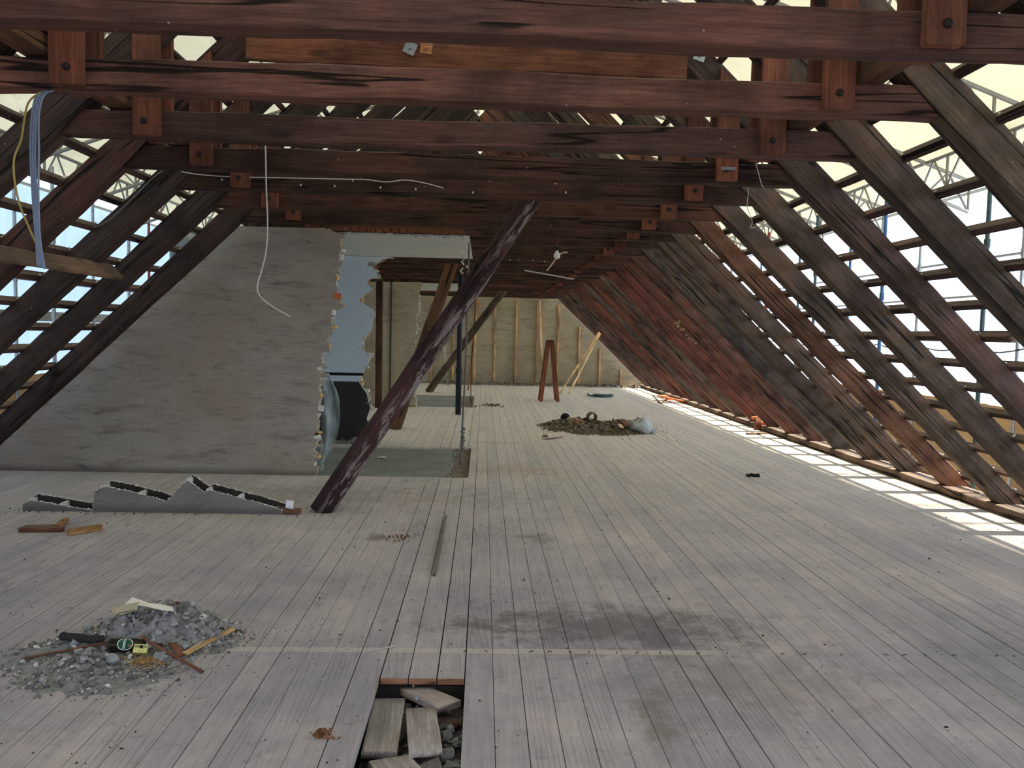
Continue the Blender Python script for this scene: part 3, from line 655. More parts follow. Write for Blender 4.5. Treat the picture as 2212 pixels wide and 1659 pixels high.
# small metal wall ties on the gable
for i, (px, py) in enumerate(((1158, 657), (1201, 667), (1259, 722), (1303, 772), (1333, 808))):
    p = aty(px, py, FY-.01); b = MB(); b.box(p.x-.035, p.x+.035, FY-.02, FY, p.z+.012, p.z+.03); b.box(p.x-.035, p.x-.02, FY-.02, FY, p.z-.03, p.z+.03); b.box(p.x-.035, p.x+.035, FY-.02, FY, p.z-.03, p.z-.014)
    tag(b.obj('wall_bracket', WHT), 'small white bracket on the far wall, %s from the left' % ORD[i], 'bracket', 'wall brackets')
# black soil pipe
root = empty('drain_pipe', (-.468, 15.5, 0), 'black vertical drain pipe standing behind the diagonal brace', 'pipe')
b = MB(); b.tube([(0, 0, 0), (0, 0, .84)], .056, 20); b.tube([(0, 0, .84), (0, 0, 2.72)], .050, 20); b.obj('pipe', BLACKPL, root, False)
b = MB(); b.tube([(0, 0, .80), (0, 0, .90)], .064, 20); b.tube([(0, 0, .895), (0, 0, .905)], .068, 20); b.obj('socket', BLACKPL, root)

# ------------------------------------------------------------------ stub of a demolished hollow wall
prof = [(49, 1089), (58, 1084), (67, 1080), (90, 1084), (130, 1091), (165, 1097), (197, 1103), (199, 1104), (204, 1062), (214, 1056), (227, 1051), (247, 1054), (290, 1064), (330, 1074), (358, 1083), (372, 1072), (385, 1056), (395, 1045), (405, 1038), (420, 1048), (441, 1063), (452, 1058), (461, 1061), (500, 1071), (560, 1086), (609, 1102)]
Ysb = 6.87
SP = []
for px, py in prof:
    p = aty(px, py, Ysb); SP.append((p.x, max(.012, p.z)))
SPd = densify(SP, 4, .006)
def skin(name, y0, y1, lift, mats, parent, drop=0., jag=0):
    out = [(x+lift*0, max(.008, z+lift-drop)) for x, z in SPd]
    return poly_slab(name, [(out[0][0], 0)]+[(out[-1][0], 0)]+out[::-1], y0, y1, mats, parent, jag=jag)
st = empty('broken_stub_wall', (0, 0, 0), 'low jagged stub of a demolished hollow plaster wall on the floor', 'wall stub')
skin('front_plaster', Ysb, Ysb+.016, 0., [plaster_mat('stub_plaster', (.175, .175, .172), (.12, .12, .118), (.15, .148, .15)), WHT], st, jag=.004)
skin('back_plaster', Ysb+.13, Ysb+.145, .024, [simple('hollow_shade_soot', (.035, .030, .026), .95, .5, 20), WHT], st, jag=.004)  # inner face coloured dark for the shade and soot of the hollow
skin('hollow_core', Ysb+.0165, Ysb+.1295, 0, [DARK, FOAM_HOLLOW], st, drop=.03)  # black core paints in the shade down between the two skins
b = MB()
for (x, z) in SPd[5::11]: b.box(x-.012, x+.012, Ysb+.016, Ysb+.13, max(0, z-.04), max(.005, z+.012))
b.obj('web', WHT, st)
b = MB()
for x, z in SPd:
    for yy, zz in ((Ysb+.008, z), (Ysb+.138, z+.024)):
        if q.random() < .9: chunk(b, (x, yy+q.uniform(-.004, .004), zz), q.uniform(.006, .013), q)
stuff(b.obj('plaster_crumbs', WHT, st))
# grime strip along its foot
# little white block and wood scrap beside it
b = MB(); c = Vector((-1.665, 6.93, 0)); b.bar(c+Vector((-.13, 0, .018)), c+Vector((.11, -.04, .028)), .07, .03)
tag(b.obj('wood_scrap', BROWN), 'brown wood scrap at the right end of the stub wall', 'scrap')
b = MB(); m = Matrix.Translation((-1.655, 6.93, .043)) @ Matrix.Rotation(.25, 4, 'Z') @ Matrix.Rotation(.08, 4, 'Y'); b.box(-.032, .032, -.03, .03, 0, .062, 0, m)
tag(b.obj('white_block', simple('white_card', (.66, .66, .70), .6, .05, 5)), 'small white block lying on the wood scrap', 'block')
b = MB(); b.tube(spline([(-1.79, 6.93, .03), (-1.76, 6.9, .06), (-1.64, 6.86, .052), (-1.57, 6.86, .035), (-1.56, 6.88, .008)], 6), .005, 6); tag(b.obj('bent_wire', CABLE_G, None, True), 'bent grey wire looped over the wood scrap', 'wire')

# ------------------------------------------------------------------ hanging cables and lamp
def cable(name, pts, r, mat, lab, cat='cable', group=None, n=8):
    b = MB(); b.tube(spline(pts, n), r, 6); return tag(b.obj(name, mat, None, True), lab, cat, group)
Yc = 3.85
top = aty(75, 205, Yc); bot = aty(92, 582, Yc)
for i in range(4):
    dx = [-.012, 0., .018, .034][i]; 
    pts = [aty(88+i*4, 192, Yc)+Vector((.0, .06, .01)), aty(80+i*5, 206, Yc), aty(69+i*5, 250, Yc), aty(66+i*5+(3 if i == 3 else 0), 330, Yc), aty(71+i*4, 430, Yc), aty(78+i*3, 520, Yc), aty(82+i*5, 575+i*2, Yc)]
    cable('hanging_cable', pts, .0048, CABLE_B, 'blue-grey cable hanging in the bundle at the left, %s strand' % ORD[i], group='blue-grey cable bundle')
cable('hanging_cable', [aty(88, 200, Yc), aty(60, 225, Yc), aty(46, 300, Yc), aty(31, 340, Yc), aty(31, 385, Yc), aty(42, 440, Yc), aty(62, 490, Yc), aty(78, 525, Yc)], .0045, CABLE_Y, 'thin yellow cable bowing out left of the blue-grey cable bundle')
cable('hanging_cable', [(-1.51, 5.52, 2.9), aty(573, 312, 5.45), aty(575, 400, 5.45), aty(578, 480, 5.45), aty(575, 540, 5.45), aty(565, 585, 5.45), aty(556, 618, 5.45), aty(562, 640, 5.45), aty(590, 663, 5.45), aty(627, 684, 5.45)], .0048, CABLE_W, 'long white cable hanging in front of the grey plaster wall')
Y5 = D1+4*S+.012
cable('stapled_cable', [aty(392, 371, Y5), aty(430, 377, Y5), aty(500, 382, Y5), aty(600, 384, Y5), aty(740, 387, Y5), aty(790, 388, Y5), aty(835, 393, Y5), aty(875, 389, Y5), aty(915, 395, Y5), aty(957, 406, Y5)], .0045, CABLE_W, 'white cable stapled along the fifth collar beam')
Yr = D1+4*S+.018
cable('stapled_cable', [aty(366, 358, Yr), aty(330, 385, Yr), aty(300, 415, Yr), aty(262, 452, Yr), aty(232, 478, Yr), aty(205, 491, Yr), aty(180, 491, Yr), aty(150, 484, Yr), aty(118, 474, Yr)], .0055, CABLE_G, 'grey-brown cable following a left rafter and bending onto a lath')
b = MB()
for px, py, kk in ((1102, 562, 9), (762, 390, 4), (822, 405, 4), (898, 409, 4), (1022, 416, 4), (1222, 416, 4), (870, 382, 4), (1057, 389, 4), (1200, 396, 4), (1120, 562, 9), (1151, 563, 9), (1176, 565, 9), (480, 388, 4), (510, 387, 4), (650, 400, 4), (723, 402, 4)):
    p = aty(px, py, D1+S*kk+.03); m = Matrix.Translation(p); b.box(-.006, .006, -.006, .0, -.008, .008, 0, m)
tag(stuff(b.obj('cable_staples', CABLE_W)), 'scattered white cable staples left on the collar beams', 'staples')
cable('loose_wire', [aty(1637, 272, 5.45), aty(1647, 300, 5.45), aty(1646, 325, 5.45), aty(1633, 348, 5.45), aty(1638, 372, 5.45), aty(1645, 398, 5.45), aty(1650, 405, 5.45)], .0025, CABLE_W, 'thin pale wire dangling from the third collar beam at the right')
cable('loose_wire', [aty(1616, 400, 6.4), aty(1616, 420, 6.4), aty(1614, 446, 6.4), aty(1621, 465, 6.4), aty(1625, 480, 6.4), aty(1621, 492, 6.4), aty(1634, 490, 6.4)], .0028, CABLE_W, 'thin pale wire with a hooked end beside the right rafters')
# bulb
bp = aty(1203, 551, 9.9)
root = empty('pendant_bulb', bp, 'bare white light bulb hanging under the collar beams', 'lamp')
b = MB(); pr = [(0, -.05), (.022, -.046), (.038, -.030), (.042, -.012), (.036, .012), (.022, .034), (.016, .05), (.015, .06)]
b.tube([(0, 0, z) for r, z in pr], [max(r, .002) for r, z in pr], 16); b.obj('glass', GLASS_W, root, True)
b = MB(); b.tube([(0, 0, .055), (0, 0, .10)], .018, 12); b.obj('socket', BLK, root)
b = MB(); b.tube(spline([(0, 0, .10), (.005, .0, .14), (.012, .03, .2)], 5), .003, 6); b.obj('flex', CABLE_G, root)
cable('conduit_end', [aty(1226, 545, 9.95), aty(1216, 546, 9.95), aty(1206, 552, 9.95), aty(1199, 561, 9.95), aty(1190, 574, 9.95), aty(1181, 585, 9.95)], .009, CREAM, 'short bent cream conduit dangling beside the bulb')
b = MB(); b.tube([aty(1133, 584, 12.0), aty(1240, 603, 12.0)], .010, 8); tag(b.obj('conduit', CABLE_W), 'straight white conduit slanting under the collar beams', 'pipe')
# cables left where the small rooms stood
pts = [aty(1005, 500, 8.95), aty(1008, 560, 8.97), aty(1007, 640, 9.2), aty(1004, 760, 9.6), aty(1000, 860, 9.9), fl(996, 978)]
pts = [Vector((-.19, 9.4, 2.68)), Vector((-.20, 9.42, 2.0)), Vector((-.21, 9.5, 1.2)), Vector((-.235, 9.6, .5)), Vector((-.25, 9.62, .0))]
root = empty('torn_conduit', (-.23, 9.6, 0), 'thin dark conduit with plaster lump hanging at the corner of the screed patch', 'pipe')
b = MB(); b.tube([p-root.location for p in spline(pts, 8)], .011, 8); b.obj('pipe', CABLE_G, root, True)
b = MB()
for i in range(14): chunk(b, (-.225+.23+q.uniform(-.015, .015), q.uniform(-.02, .02)-.03, .20+.02*i), q.uniform(.018, .032), q)
for i in range(30): chunk(b, (.03+q.uniform(-.012, .012), -.16, 1.5+.038*i), q.uniform(.006, .014), q)
stuff(b.obj('plaster_lump', simple('bluish_plaster', (.17, .19, .19), .9, .5, 30, bump=.01), root))
cable('thin_cable', [(-.20, 18.2, 2.66), (-.22, 18.15, 1.7), (-.27, 18.1, .8), (-.26, 18.0, .0)], .009, BLK, 'thin black cable standing at the corner of the farther screed patch')

# ------------------------------------------------------------------ plastic sheet hanging at the torn wall edge
V = []; F = []; nx, nz = 10, 26
for j in range(nz+1):
    t = j/nz; z = .02+1.10*t
    for i in range(nx+1):
        u = i/nx; bulge = math.sin(math.pi*min(1, (1-t)*1.05+.05))**.7
        V.append((-1.79+u*(.02+.19*bulge), 8.90+.05*math.sin(u*9+t*3)+.05*noise.noise((u*3, t*6, 1))+.1*u, z+.015*noise.noise((u*4, t*3, 5))))
for j in range(nz):
    for i in range(nx): a = j*(nx+1)+i; F.append((a, a+1, a+nx+2, a+nx+1))
tag(mk('plastic_sheet', V, F, CLEAR, smooth=True), 'crumpled clear plastic sheet hanging at the torn edge of the grey wall', 'sheet')

# ------------------------------------------------------------------ step ladder
root = empty('step_ladder', (1.58, 19.1, 0), 'brown wooden stepladder standing open in front of the far wall', 'ladder')
LT = (.21, .085, .045)
for sx in (-1, 1):
    for yy in (-.24, .24):
        o = timber('stile', Vector((1.58+sx*.20, 19.1+yy, 0)), Vector((1.58+sx*.045, 19.1+yy*.72, 1.44)), .035, .085, FRESH, LT, (1, 0, 0), amp=.001, rad=.004, seg=.3, parent=root)
    for r_ in range(5):
        t = (.18+.27*r_)/1.44; x = sx*(.20+(.045-.20)*t); w = .24*(1-.28*t)
        b = MB(); b.bar((x, -w, 1.44*t), (x, w, 1.44*t), .06, .022); o = b.obj('tread', FRESH, root); o.color = (.24, .11, .06, 1)
b = MB(); b.box(-.07, .07, -.2, .2, 1.40, 1.455); o = b.obj('cap', FRESH, root); o.color = (.06, .03, .02, 1)

# ------------------------------------------------------------------ rubble heaps
def heap(name, cx, cy, blobs, n, mat, dustmat, lab, rmin, rmax, seed, grid=(70, 50), hgt=1.):
    qq = random.Random(seed); b = MB()
    def H(x, y):
        h = 0
        for bx, by, rx, ry, hh in blobs:
            d = ((x-bx)/rx)**2+((y-by)/ry)**2+.5*noise.noise((x*4, y*4, seed))+.28*noise.noise((x*13, y*13, seed))+.15*noise.noise((x*34, y*34, seed)); h += hh*(1-max(0, d))**1.2 if d < 1 else 0
        return h
    xs = [bl[0]-bl[2]*1.25 for bl in blobs]+[bl[0]+bl[2]*1.25 for bl in blobs]; ys_ = [bl[1]-bl[3]*1.25 for bl in blobs]+[bl[1]+bl[3]*1.25 for bl in blobs]
    x0, x1, y0, y1 = min(xs), max(xs), min(ys_), min(24.9, max(ys_)); nx, ny = grid
    V = []
    for j in range(ny+1):
        for i in range(nx+1):
            x = x0+(x1-x0)*i/nx; y = y0+(y1-y0)*j/ny; h = H(x, y)
            V.append((x, y, h*(1+.25*noise.noise((x*30, y*30, 2)))-.004 if h > 0 else -.006))
    F = [(j*(nx+1)+i, j*(nx+1)+i+1, (j+1)*(nx+1)+i+1, (j+1)*(nx+1)+i) for j in range(ny) for i in range(nx)]
    b.add(V, F, 1)
    k = 0
    while k < n:
        bl = qq.choice(blobs); a = qq.uniform(0, 6.283); rr_ = math.sqrt(qq.random())*1.12 if qq.random() < .8 else abs(qq.gauss(0, 1))
        x = bl[0]+bl[2]*rr_*math.cos(a); y = min(24.86, bl[1]+bl[3]*rr_*math.sin(a))
        big = qq.random()**(2 if bl[4] > .1 else 3); inside = max(0, 1-rr_*.7)
        r = rmin+(rmax-rmin)*big*inside*(1 if bl[4] >= .05 else .55); chunk(b, (x, y, H(x, y)+r*.25), r, qq); k += 1
    o = b.obj(name, None, mats=[mat, dustmat]); tag(stuff(o), lab, 'rubble'); return H
B1 = [(-1.66, 4.14, .38, .27, .105), (-1.72, 4.02, .42, .22, .035), (-1.86, 3.80, .42, .30, .030), (-1.72, 3.62, .42, .22, .012), (-1.45, 4.05, .28, .2, .03)]
H1 = heap('rubble_heap', 0, 0, B1, 2600, RUB, DUST, 'grey heap of broken plaster and mortar rubble on the left floorboards', .004, .046, 11)
def hz(px, py, e=0.):
    p = fl(px, py, .03)
    for _ in range(8): p = fl(px, py, H1(p.x, p.y)*.9+e)
    return p
B2 = [(1.95, 13.3, .85, .62, .06), (1.5, 13.9, .5, .45, .07), (2.45, 13.5, .45, .5, .09), (2.0, 14.1, .7, .4, .06)]
H2 = heap('rubble_heap', 0, 0, B2, 2400, RUBB, simple('brown_dust', (.10, .078, .055), .98, .3, 25, bump=.006), 'brown flat heap of building debris in the middle of the attic floor', .010, .06, 12)
B3 = [(x, 24.62+.1*math.sin(x*5), .35, .26, .05) for x in [i*.42-1.2 for i in range(15)]]
H3 = heap('debris_strip', 0, 0, B3, 1400, RUBB, DUST, 'strip of debris heaped along the foot of the far wall', .012, .06, 13, (120, 20))
heap('debris_strip', 0, 0, [(x, 11.30, .25, .12, .05) for x in (-3.1, -2.7, -2.3, -1.9, -1.65)], 260, RUB, DUST, 'dark rubble strip at the foot of the painted inner wall', .006, .03, 14, (60, 12))
# named pieces on the left heap
for i, (px, py, r, lab) in enumerate([(455, 1366, .030, 'rounded grey mortar lump at the right rim of the left heap'), (350, 1424, .036, 'light grey stone-like lump in front of the yellow box'), (415, 1422, .013, 'small pale pebble right of the left heap'), (245, 1427, .032, 'flat broken plaster piece in front of the bottle'), (182, 1425, .024, 'angular grey lump at the left of the heap'), (372, 1352, .026, 'grey lump above the crossed sticks'), (322, 1396, .036, 'rough grey lump covering the neck of the bottle'), (342, 1393, .030, 'grey lump right of the lump on the bottle neck'), (400, 1340, .028, 'grey lump near the top of the heap'), (335, 1320, .026, 'pale lump under the paper sheet'), (428, 1390, .020, 'dark grey flat fragment beside the pale offcut'), (196, 1356, .016, 'small white chip behind the black foam tube'), (163, 1391, .018, 'light lump beside the black foam tube')]):
    p = hz(px, py, .01); b = MB(); z = H1(p.x, p.y)*.9
    chunk(b, (0, 0, 0), r, random.Random(60+i), .8, sub=2, rough=.5)
    tag(b.obj('mortar_lump', simple('lump_grey', (.21, .21, .215), .95, .25, 30, bump=.008) if i == 0 else bpy.data.materials['lump_grey'], loc=None), lab, 'lump'); o = bpy.context.scene.collection.objects[-1]; o.location = (p.x, p.y, z+r*(.45 if i < 11 else .9))
# bottle: lying, bottom towards the left
bc = hz(236, 1394, .032); bdir = Vector((.93, .30, -.13)).normalized()
bz = Vector((0, -.85, .52)); by_ = bz.cross(bdir).normalized(); bz = bdir.cross(by_)
bm_ = Matrix((bdir, by_, bz)).transposed().to_4x4(); bm_.translation = bc
root = empty('beer_bottle', bc, 'dark glass bottle with green oval label lying in the left rubble heap', 'bottle'); root.rotation_euler = bm_.to_euler()
prf = [(-.001, .020), (-.004, .028), (.0, .033), (.006, .0345), (.12, .0345), (.140, .030), (.160, .019), (.185, .014), (.225, .013), (.229, .0145), (.236, .0145), (.237, .012)]
b = MB(); b.tube([(x, 0, 0) for x, r in prf], [r for x, r in prf], 28); b.obj('glass', BOTTLE, root, True)
def on_bottle(u, v, rad):   # u along bottle, v around (metres)
    a = v/.0345; return (u, rad*math.sin(a), rad*math.cos(a))
def label_patch(name, cu, cv, ru, rv, rad, mat, ring=None):
    n = 36; b = MB()
    if ring:
        V = [on_bottle(cu+ru*math.cos(t), cv+rv*math.sin(t), rad) for t in [6.2832*i/n for i in range(n)]]+[on_bottle(cu+ru*ring*math.cos(t), cv+rv*ring*math.sin(t), rad) for t in [6.2832*i/n for i in range(n)]]
        b.add(V, [(i, (i+1) % n, n+(i+1) % n, n+i) for i in range(n)])
    else:
        V = []; F = []; m = 5
        for j in range(m+1):
            for i in range(n): t = 6.2832*i/n; V.append(on_bottle(cu+ru*j/m*math.cos(t), cv+rv*j/m*math.sin(t), rad))
        F = [(j*n+i, j*n+(i+1) % n, (j+1)*n+(i+1) % n, (j+1)*n+i) for j in range(m) for i in range(n)]; b.add(V, F)
    return b.obj(name, mat, root)
lab_ = label_patch('label', .070, .002, .034, .030, .0352, LABELG); bord_ = label_patch('border', .070, .002, .0345, .0305, .0356, LABELW, .90)
emb_ = label_patch('emblem', .090, -.006, .006, .006, .0355, LABELO); bord_.parent = lab_; emb_.parent = lab_
# script lettering wrapped on the label (runs across the bottle)
def stroke(pts, w, rad=.0358):
    P = [Vector((a, b2, 0)) for a, b2 in pts]; P = spline(P, 6); b = MB(); V = []
    for i, p in enumerate(P):
        t = (P[min(i+1, len(P)-1)]-P[max(i-1, 0)]).normalized(); nn = Vector((-t.y, t.x, 0))*w
        V += [on_bottle(p.x+nn.x, p.y+nn.y, rad), on_bottle(p.x-nn.x, p.y-nn.y, rad)]
    return V, [(2*i, 2*i+1, 2*i+3, 2*i+2) for i in range(len(P)-1)]
def text_on(txt, size, place, shear=.3):
    cu = bpy.data.curves.new('lettering', 'FONT'); cu.body = txt; cu.size = size; cu.shear = shear; cu.align_x = 'CENTER'; cu.offset = size*.02
    ob = bpy.data.objects.new('tmp_text', cu); COL.objects.link(ob); dg = bpy.context.evaluated_depsgraph_get(); dg.update()
    me = ob.evaluated_get(dg).to_mesh(); V = [place(v.co.x, v.co.y) for v in me.vertices]; F = [tuple(p.vertices) for p in me.polygons]
    bpy.data.objects.remove(ob); return V, F
V, F = text_on('Carlsberg', .0125, lambda x, y: on_bottle(.0685-y+.002, x*1.0+.001, .0358)); mk('lettering', V, F, LABELW, lab_)
b = MB(); V, F = stroke([(.060, -.022), (.063, -.01), (.062, .004), (.059, .016), (.055, .02)], .0008); b.add(V, F); b.obj('flourish', LABELW, lab_)
# yellow box
p = hz(304, 1403, .03); root = empty('yellow_box', p, 'small pale yellow box beside the bottle in the left rubble heap', 'box'); root.rotation_euler = (-.75, .12, .18)
b = MB(); b.box(-.031, .031, -.014, .014, -.021, .021); b.obj('box', YBOX, root)
b = MB(); b.box(-.028, .028, -.0146, -.014, .003, .016); b.obj('tray', YBOXD, root)
b = MB(); b.tube([(0.002, -.0150, .008), (0.002, -.0152, .008)], .008, 16); b.obj('finger_notch', BLK, root)
b = MB(); b.add([(.006+.009*math.cos(t)*s_, -.0147, -.007+.009*math.sin(t)*s_) for s_ in (1, .82) for t in [6.283*i/20 for i in range(20)]], [(i, (i+1) % 20, 20+(i+1) % 20, 20+i) for i in range(20)]); b.obj('printed_ring', YBOXD, root)
# paper: cream folded sheet with a line of print
def fold(name, rows, mat, lab, cat):
    nr, nc = len(rows), len(rows[0]); V = [v for r_ in rows for v in r_]; F = [(j*nc+i, j*nc+i+1, (j+1)*nc+i+1, (j+1)*nc+i) for j in range(nr-1) for i in range(nc-1)]
    o = mk(name, V, F, mat, smooth=False); md = o.modifiers.new('thick', 'SOLIDIFY'); md.thickness = .0012
    if lab: tag(o, lab, cat)
    return o
def P3(px, py, Y): return tuple(aty(px, py, Y))
o = fold('paper_sheet', [[P3(240, 1322, 4.0100), P3(262, 1328, 3.9900), P3(296, 1318, 3.9700)], [P3(238, 1313, 4.0500), P3(266, 1306, 4.0300), P3(300, 1300, 4.0100)]], simple('tan_paper', (.33, .28, .19), .8, .06, 6), 'tan folded paper flap with small print on top of the left heap', 'paper')
o = fold('paper_sheet', [[P3(268, 1306, 4.0300), P3(312, 1309, 3.9900), P3(350, 1318, 3.9700), P3(376, 1320, 3.9600)], [P3(286, 1290, 4.0900), P3(322, 1302, 4.0300), P3(352, 1306, 4.0300), P3(372, 1311, 4.0100)]], simple('pale_paper', (.62, .58, .50), .8, .04, 6), 'white bent paper sheet with a raised point on top of the left heap', 'paper')
a, c = aty(256, 1325, 3.985), aty(292, 1318, 3.965); b = MB()
for i in range(11):
    t0_, t1_ = i/11, (i+.72)/11; u = a.lerp(c, t0_)+Vector((0, -.008, .003)); v = a.lerp(c, t1_)+Vector((0, -.008, .003)); b.bar(u, v, .0008, .004)
b.obj('printed_line', BLK, o)
# dark red board piece behind
b = MB(); pr = [fl(340, 1313, .14), fl(350, 1303, .155), fl(388, 1303, .155), fl(402, 1313, .14), fl(375, 1320, .14)]
b.add([p for p in pr]+[p+Vector((0, 0, .008)) for p in pr], [(4, 3, 2, 1, 0), (5, 6, 7, 8, 9)]+[(i, (i+1) % 5, 5+(i+1) % 5, 5+i) for i in range(5)]); tag(b.obj('tile_fragment', SLATE), 'dark red flat tile fragment behind the paper on the left heap', 'tile')
# foam tube
b = MB(); pts = spline([hz(134, 1374, .035), hz(165, 1377, .035), hz(200, 1381, .03), hz(222, 1381, .02)], 6); b.tube(pts, [.019+.003*noise.noise((i*.7, 0, 0)) for i in range(len(pts))], 14); tag(b.obj('foam_tube', FOAM_HOLLOW, None, True), 'black foam pipe lagging on the left rubble heap', 'tube')
def stick(a, b_, w, h, tint, lab, up=(0, 0, 1)):
    o = timber('wood_stick', a, b_, w, h, FRESH, tint, up, amp=.001, rad=.002, seg=.1); tag(o, lab, 'stick'); return o
stick(hz(48, 1423, .012), hz(232, 1388, .04), .014, .010, (.22, .11, .08), 'thin reddish stick reaching left out of the left heap')
stick(hz(311, 1380, .045), hz(437, 1451, .012), .013, .012, (.15, .07, .05), 'thin dark stick reaching right and down over the left heap')
stick(hz(399, 1412, .03), hz(503, 1358, .03), .035, .010, (.50, .34, .17), 'pale yellow wood offcut on the right of the left heap', (.2, .2, 1))
stick(hz(372, 1391, .04), hz(393, 1414, .025), .04, .016, (.15, .07, .05), 'short brown wood wedge between stick and pale offcut', (.4, 0, 1))
stick(hz(298, 1391, .04), hz(311, 1362, .05), .018, .012, (.30, .18, .10), 'splintered upright wood chip behind the yellow box')
stick(fl(490, 1363, .012), fl(521, 1361, .012), .006, .006, (.03, .03, .03), 'thin black nail-like rod at the right rim of the left heap')
stick(hz(437, 1353, .02), hz(484, 1357, .012), .006, .006, (.06, .045, .04), 'thin dark twig at the upper right rim of the heap')
cable('wire_loop', [hz(200, 1388, .016), hz(236, 1405, .016), hz(215, 1418, .016), hz(196, 1425, .016), hz(194, 1438, .016), hz(205, 1444, .016)], .0028, CABLE_G, 'grey wire curl in front of the bottle')
cable('wire_loop', [fl(290, 1458, .01), fl(320, 1460, .01), fl(352, 1458, .012), fl(378, 1450, .014), fl(391, 1436, .02), fl(388, 1428, .02)], .0028, CABLE_G, 'grey wire arc at the front right of the left heap')
b = MB()
for i in range(160):
    p = hz(q.gauss(316, 20), q.gauss(1428, 7), .012); a_ = q.uniform(0, 6.28); d = Vector((math.cos(a_), math.sin(a_), q.uniform(-.3, .5)))*q.uniform(.008, .02); b.bar(p-d, p+d, .0025, .0015)
tag(stuff(b.obj('wood_shavings', simple('shavings', (.30, .18, .07), .9, .5, 30, island=[(0, .3), (1, 1.5)]))), 'brown tuft of straw and shavings below the yellow box', 'shavings')
# ------------------------------------------------------------------ pieces on the far heap
p = aty(1278, 911, 14.0); b = MB(); R0 = .085
n = 28; V = []; 
for i in range(n):
    a_ = 6.2832*i/n
    for (rr_, yy) in ((R0, -.05), (R0, .05), (R0-.016, .05), (R0-.016, -.05)): V.append((rr_*math.cos(a_), yy, rr_*math.sin(a_)))
F = [(i*4+k, i*4+(k+1) % 4, ((i+1) % n)*4+(k+1) % 4, ((i+1) % n)*4+k) for i in range(n) for k in range(4)]
o = mk('clay_ring', V, F, simple('brown_clay', (.13, .10, .06), .8, .3, 9)); o.location = (p.x, 14.0, .155); o.rotation_euler = (.1, 0, .3); tag(o, 'upright brown clay ring on the far debris heap', 'ring')
b = MB(); b.tube([(0, -.06, 0), (0, .0, 0), (0, .10, 0)], [.05, .085, .075], 16); o = b.obj('black_bucket', CLOTH); o.location = (aty(1221, 914, 14).x, 14.0, .13); tag(o, 'dark round tin on the left of the far debris heap', 'tin')
b = MB(); [chunk(b, (dx_, dy_, dz_), r_, random.Random(5+r__), 1., sub=2, rough=1.3) for r__, (dx_, dy_, dz_, r_) in enumerate(((0, 0, 0, .12), (.08, .02, -.04, .09), (-.07, -.01, -.04, .08)))]; o = b.obj('plastic_bag', simple('white_bag', (.50, .55, .55), .35, .15, 30, bump=.02), None, True); p = fl(1388, 935, 0); o.location = (p.x, p.y, .12); tag(o, 'crumpled white plastic bag on the right of the far debris heap', 'bag')
b = MB(); chunk(b, (0, 0, 0), .12, random.Random(8), .8, sub=2, rough=.2); o = b.obj('paper_sack', simple('beige_sack', (.36, .32, .23), .8, .1, 8), None, True); p = fl(1368, 934, 0); o.location = (p.x, p.y, .09); tag(o, 'beige rounded sack left of the white plastic bag', 'sack')
b = MB(); chunk(b, (0, 0, 0), .10, random.Random(9), .8, sub=2, rough=.2); o = b.obj('clay_pot', simple('olive_clay', (.17, .13, .06), .7, .2, 8), None, True); p = fl(1348, 928, 0); o.location = (p.x, p.y, .12); tag(o, 'olive brown rounded pot shard behind the beige sack', 'shard')
for (a, b_, w, h, t, lab) in ((aty(1340, 908, 13.1), aty(1356, 918, 12.8), .12, .03, (.17, .09, .07), 'reddish-brown board end sticking out of the far debris heap'), (aty(1354, 917, 13.1), aty(1392, 921, 13.2), .10, .05, (.035, .03, .022), 'dark beam piece lying behind the white plastic bag'), (aty(1323, 905, 12.8), aty(1334, 921, 12.7), .02, .02, (.08, .05, .04), 'thin stick pointing up from the far debris heap'), (aty(1338, 917, 12.6), aty(1344, 924, 12.5), .06, .015, (.5, .42, .33), 'pale chip leaning in the far debris heap'), (aty(1243, 913, 13.4), aty(1258, 909, 13.5), .08, .03, (.36, .14, .07), 'orange tile piece in the far debris heap'), (aty(1240, 908, 13.2), aty(1250, 916, 12.8), .03, .02, (.30, .15, .08), 'orange splintered stick in the far debris heap')):
    o = timber('debris_piece', a, b_, w, h, FRESH, t, amp=.002, rad=.004, seg=.05); tag(o, lab, 'debris')
a = fl(1178, 941, .06); b_ = fl(1216, 935, .06)
b = MB(); n = 8; Vv = []
ax = (b_-a).normalized(); sd_ = Vector((-ax.y, ax.x, 0))
for P_ in (a, b_):
    for i in range(n+1):
        t_ = math.pi*i/n; Vv.append(P_+sd_*.07*math.cos(t_)+Vector((0, 0, .06*math.sin(t_)-.035)))
b.add(Vv, [(i, i+1, n+2+i, n+1+i) for i in range(n)]); o = b.obj('roof_tile', simple('tile', (.46, .38, .30), .8, .2, 9)); md = o.modifiers.new('t', 'SOLIDIFY'); md.thickness = .012; tag(o, 'curved pale roof tile lying left of the far debris heap', 'tile')
# hoses at the far right
cable('hose', [fl(1270, 850, .03), fl(1272, 853, .05), fl(1280, 855, .03), fl(1300, 857, .03), fl(1320, 856, .03), fl(1322, 853, .03), fl(1300, 854, .03), fl(1282, 853, .06), fl(1290, 852, .08), fl(1312, 853, .02)], .022, HOSE, 'dark green and blue hose coiled on the floor near the far wall', 'hose')
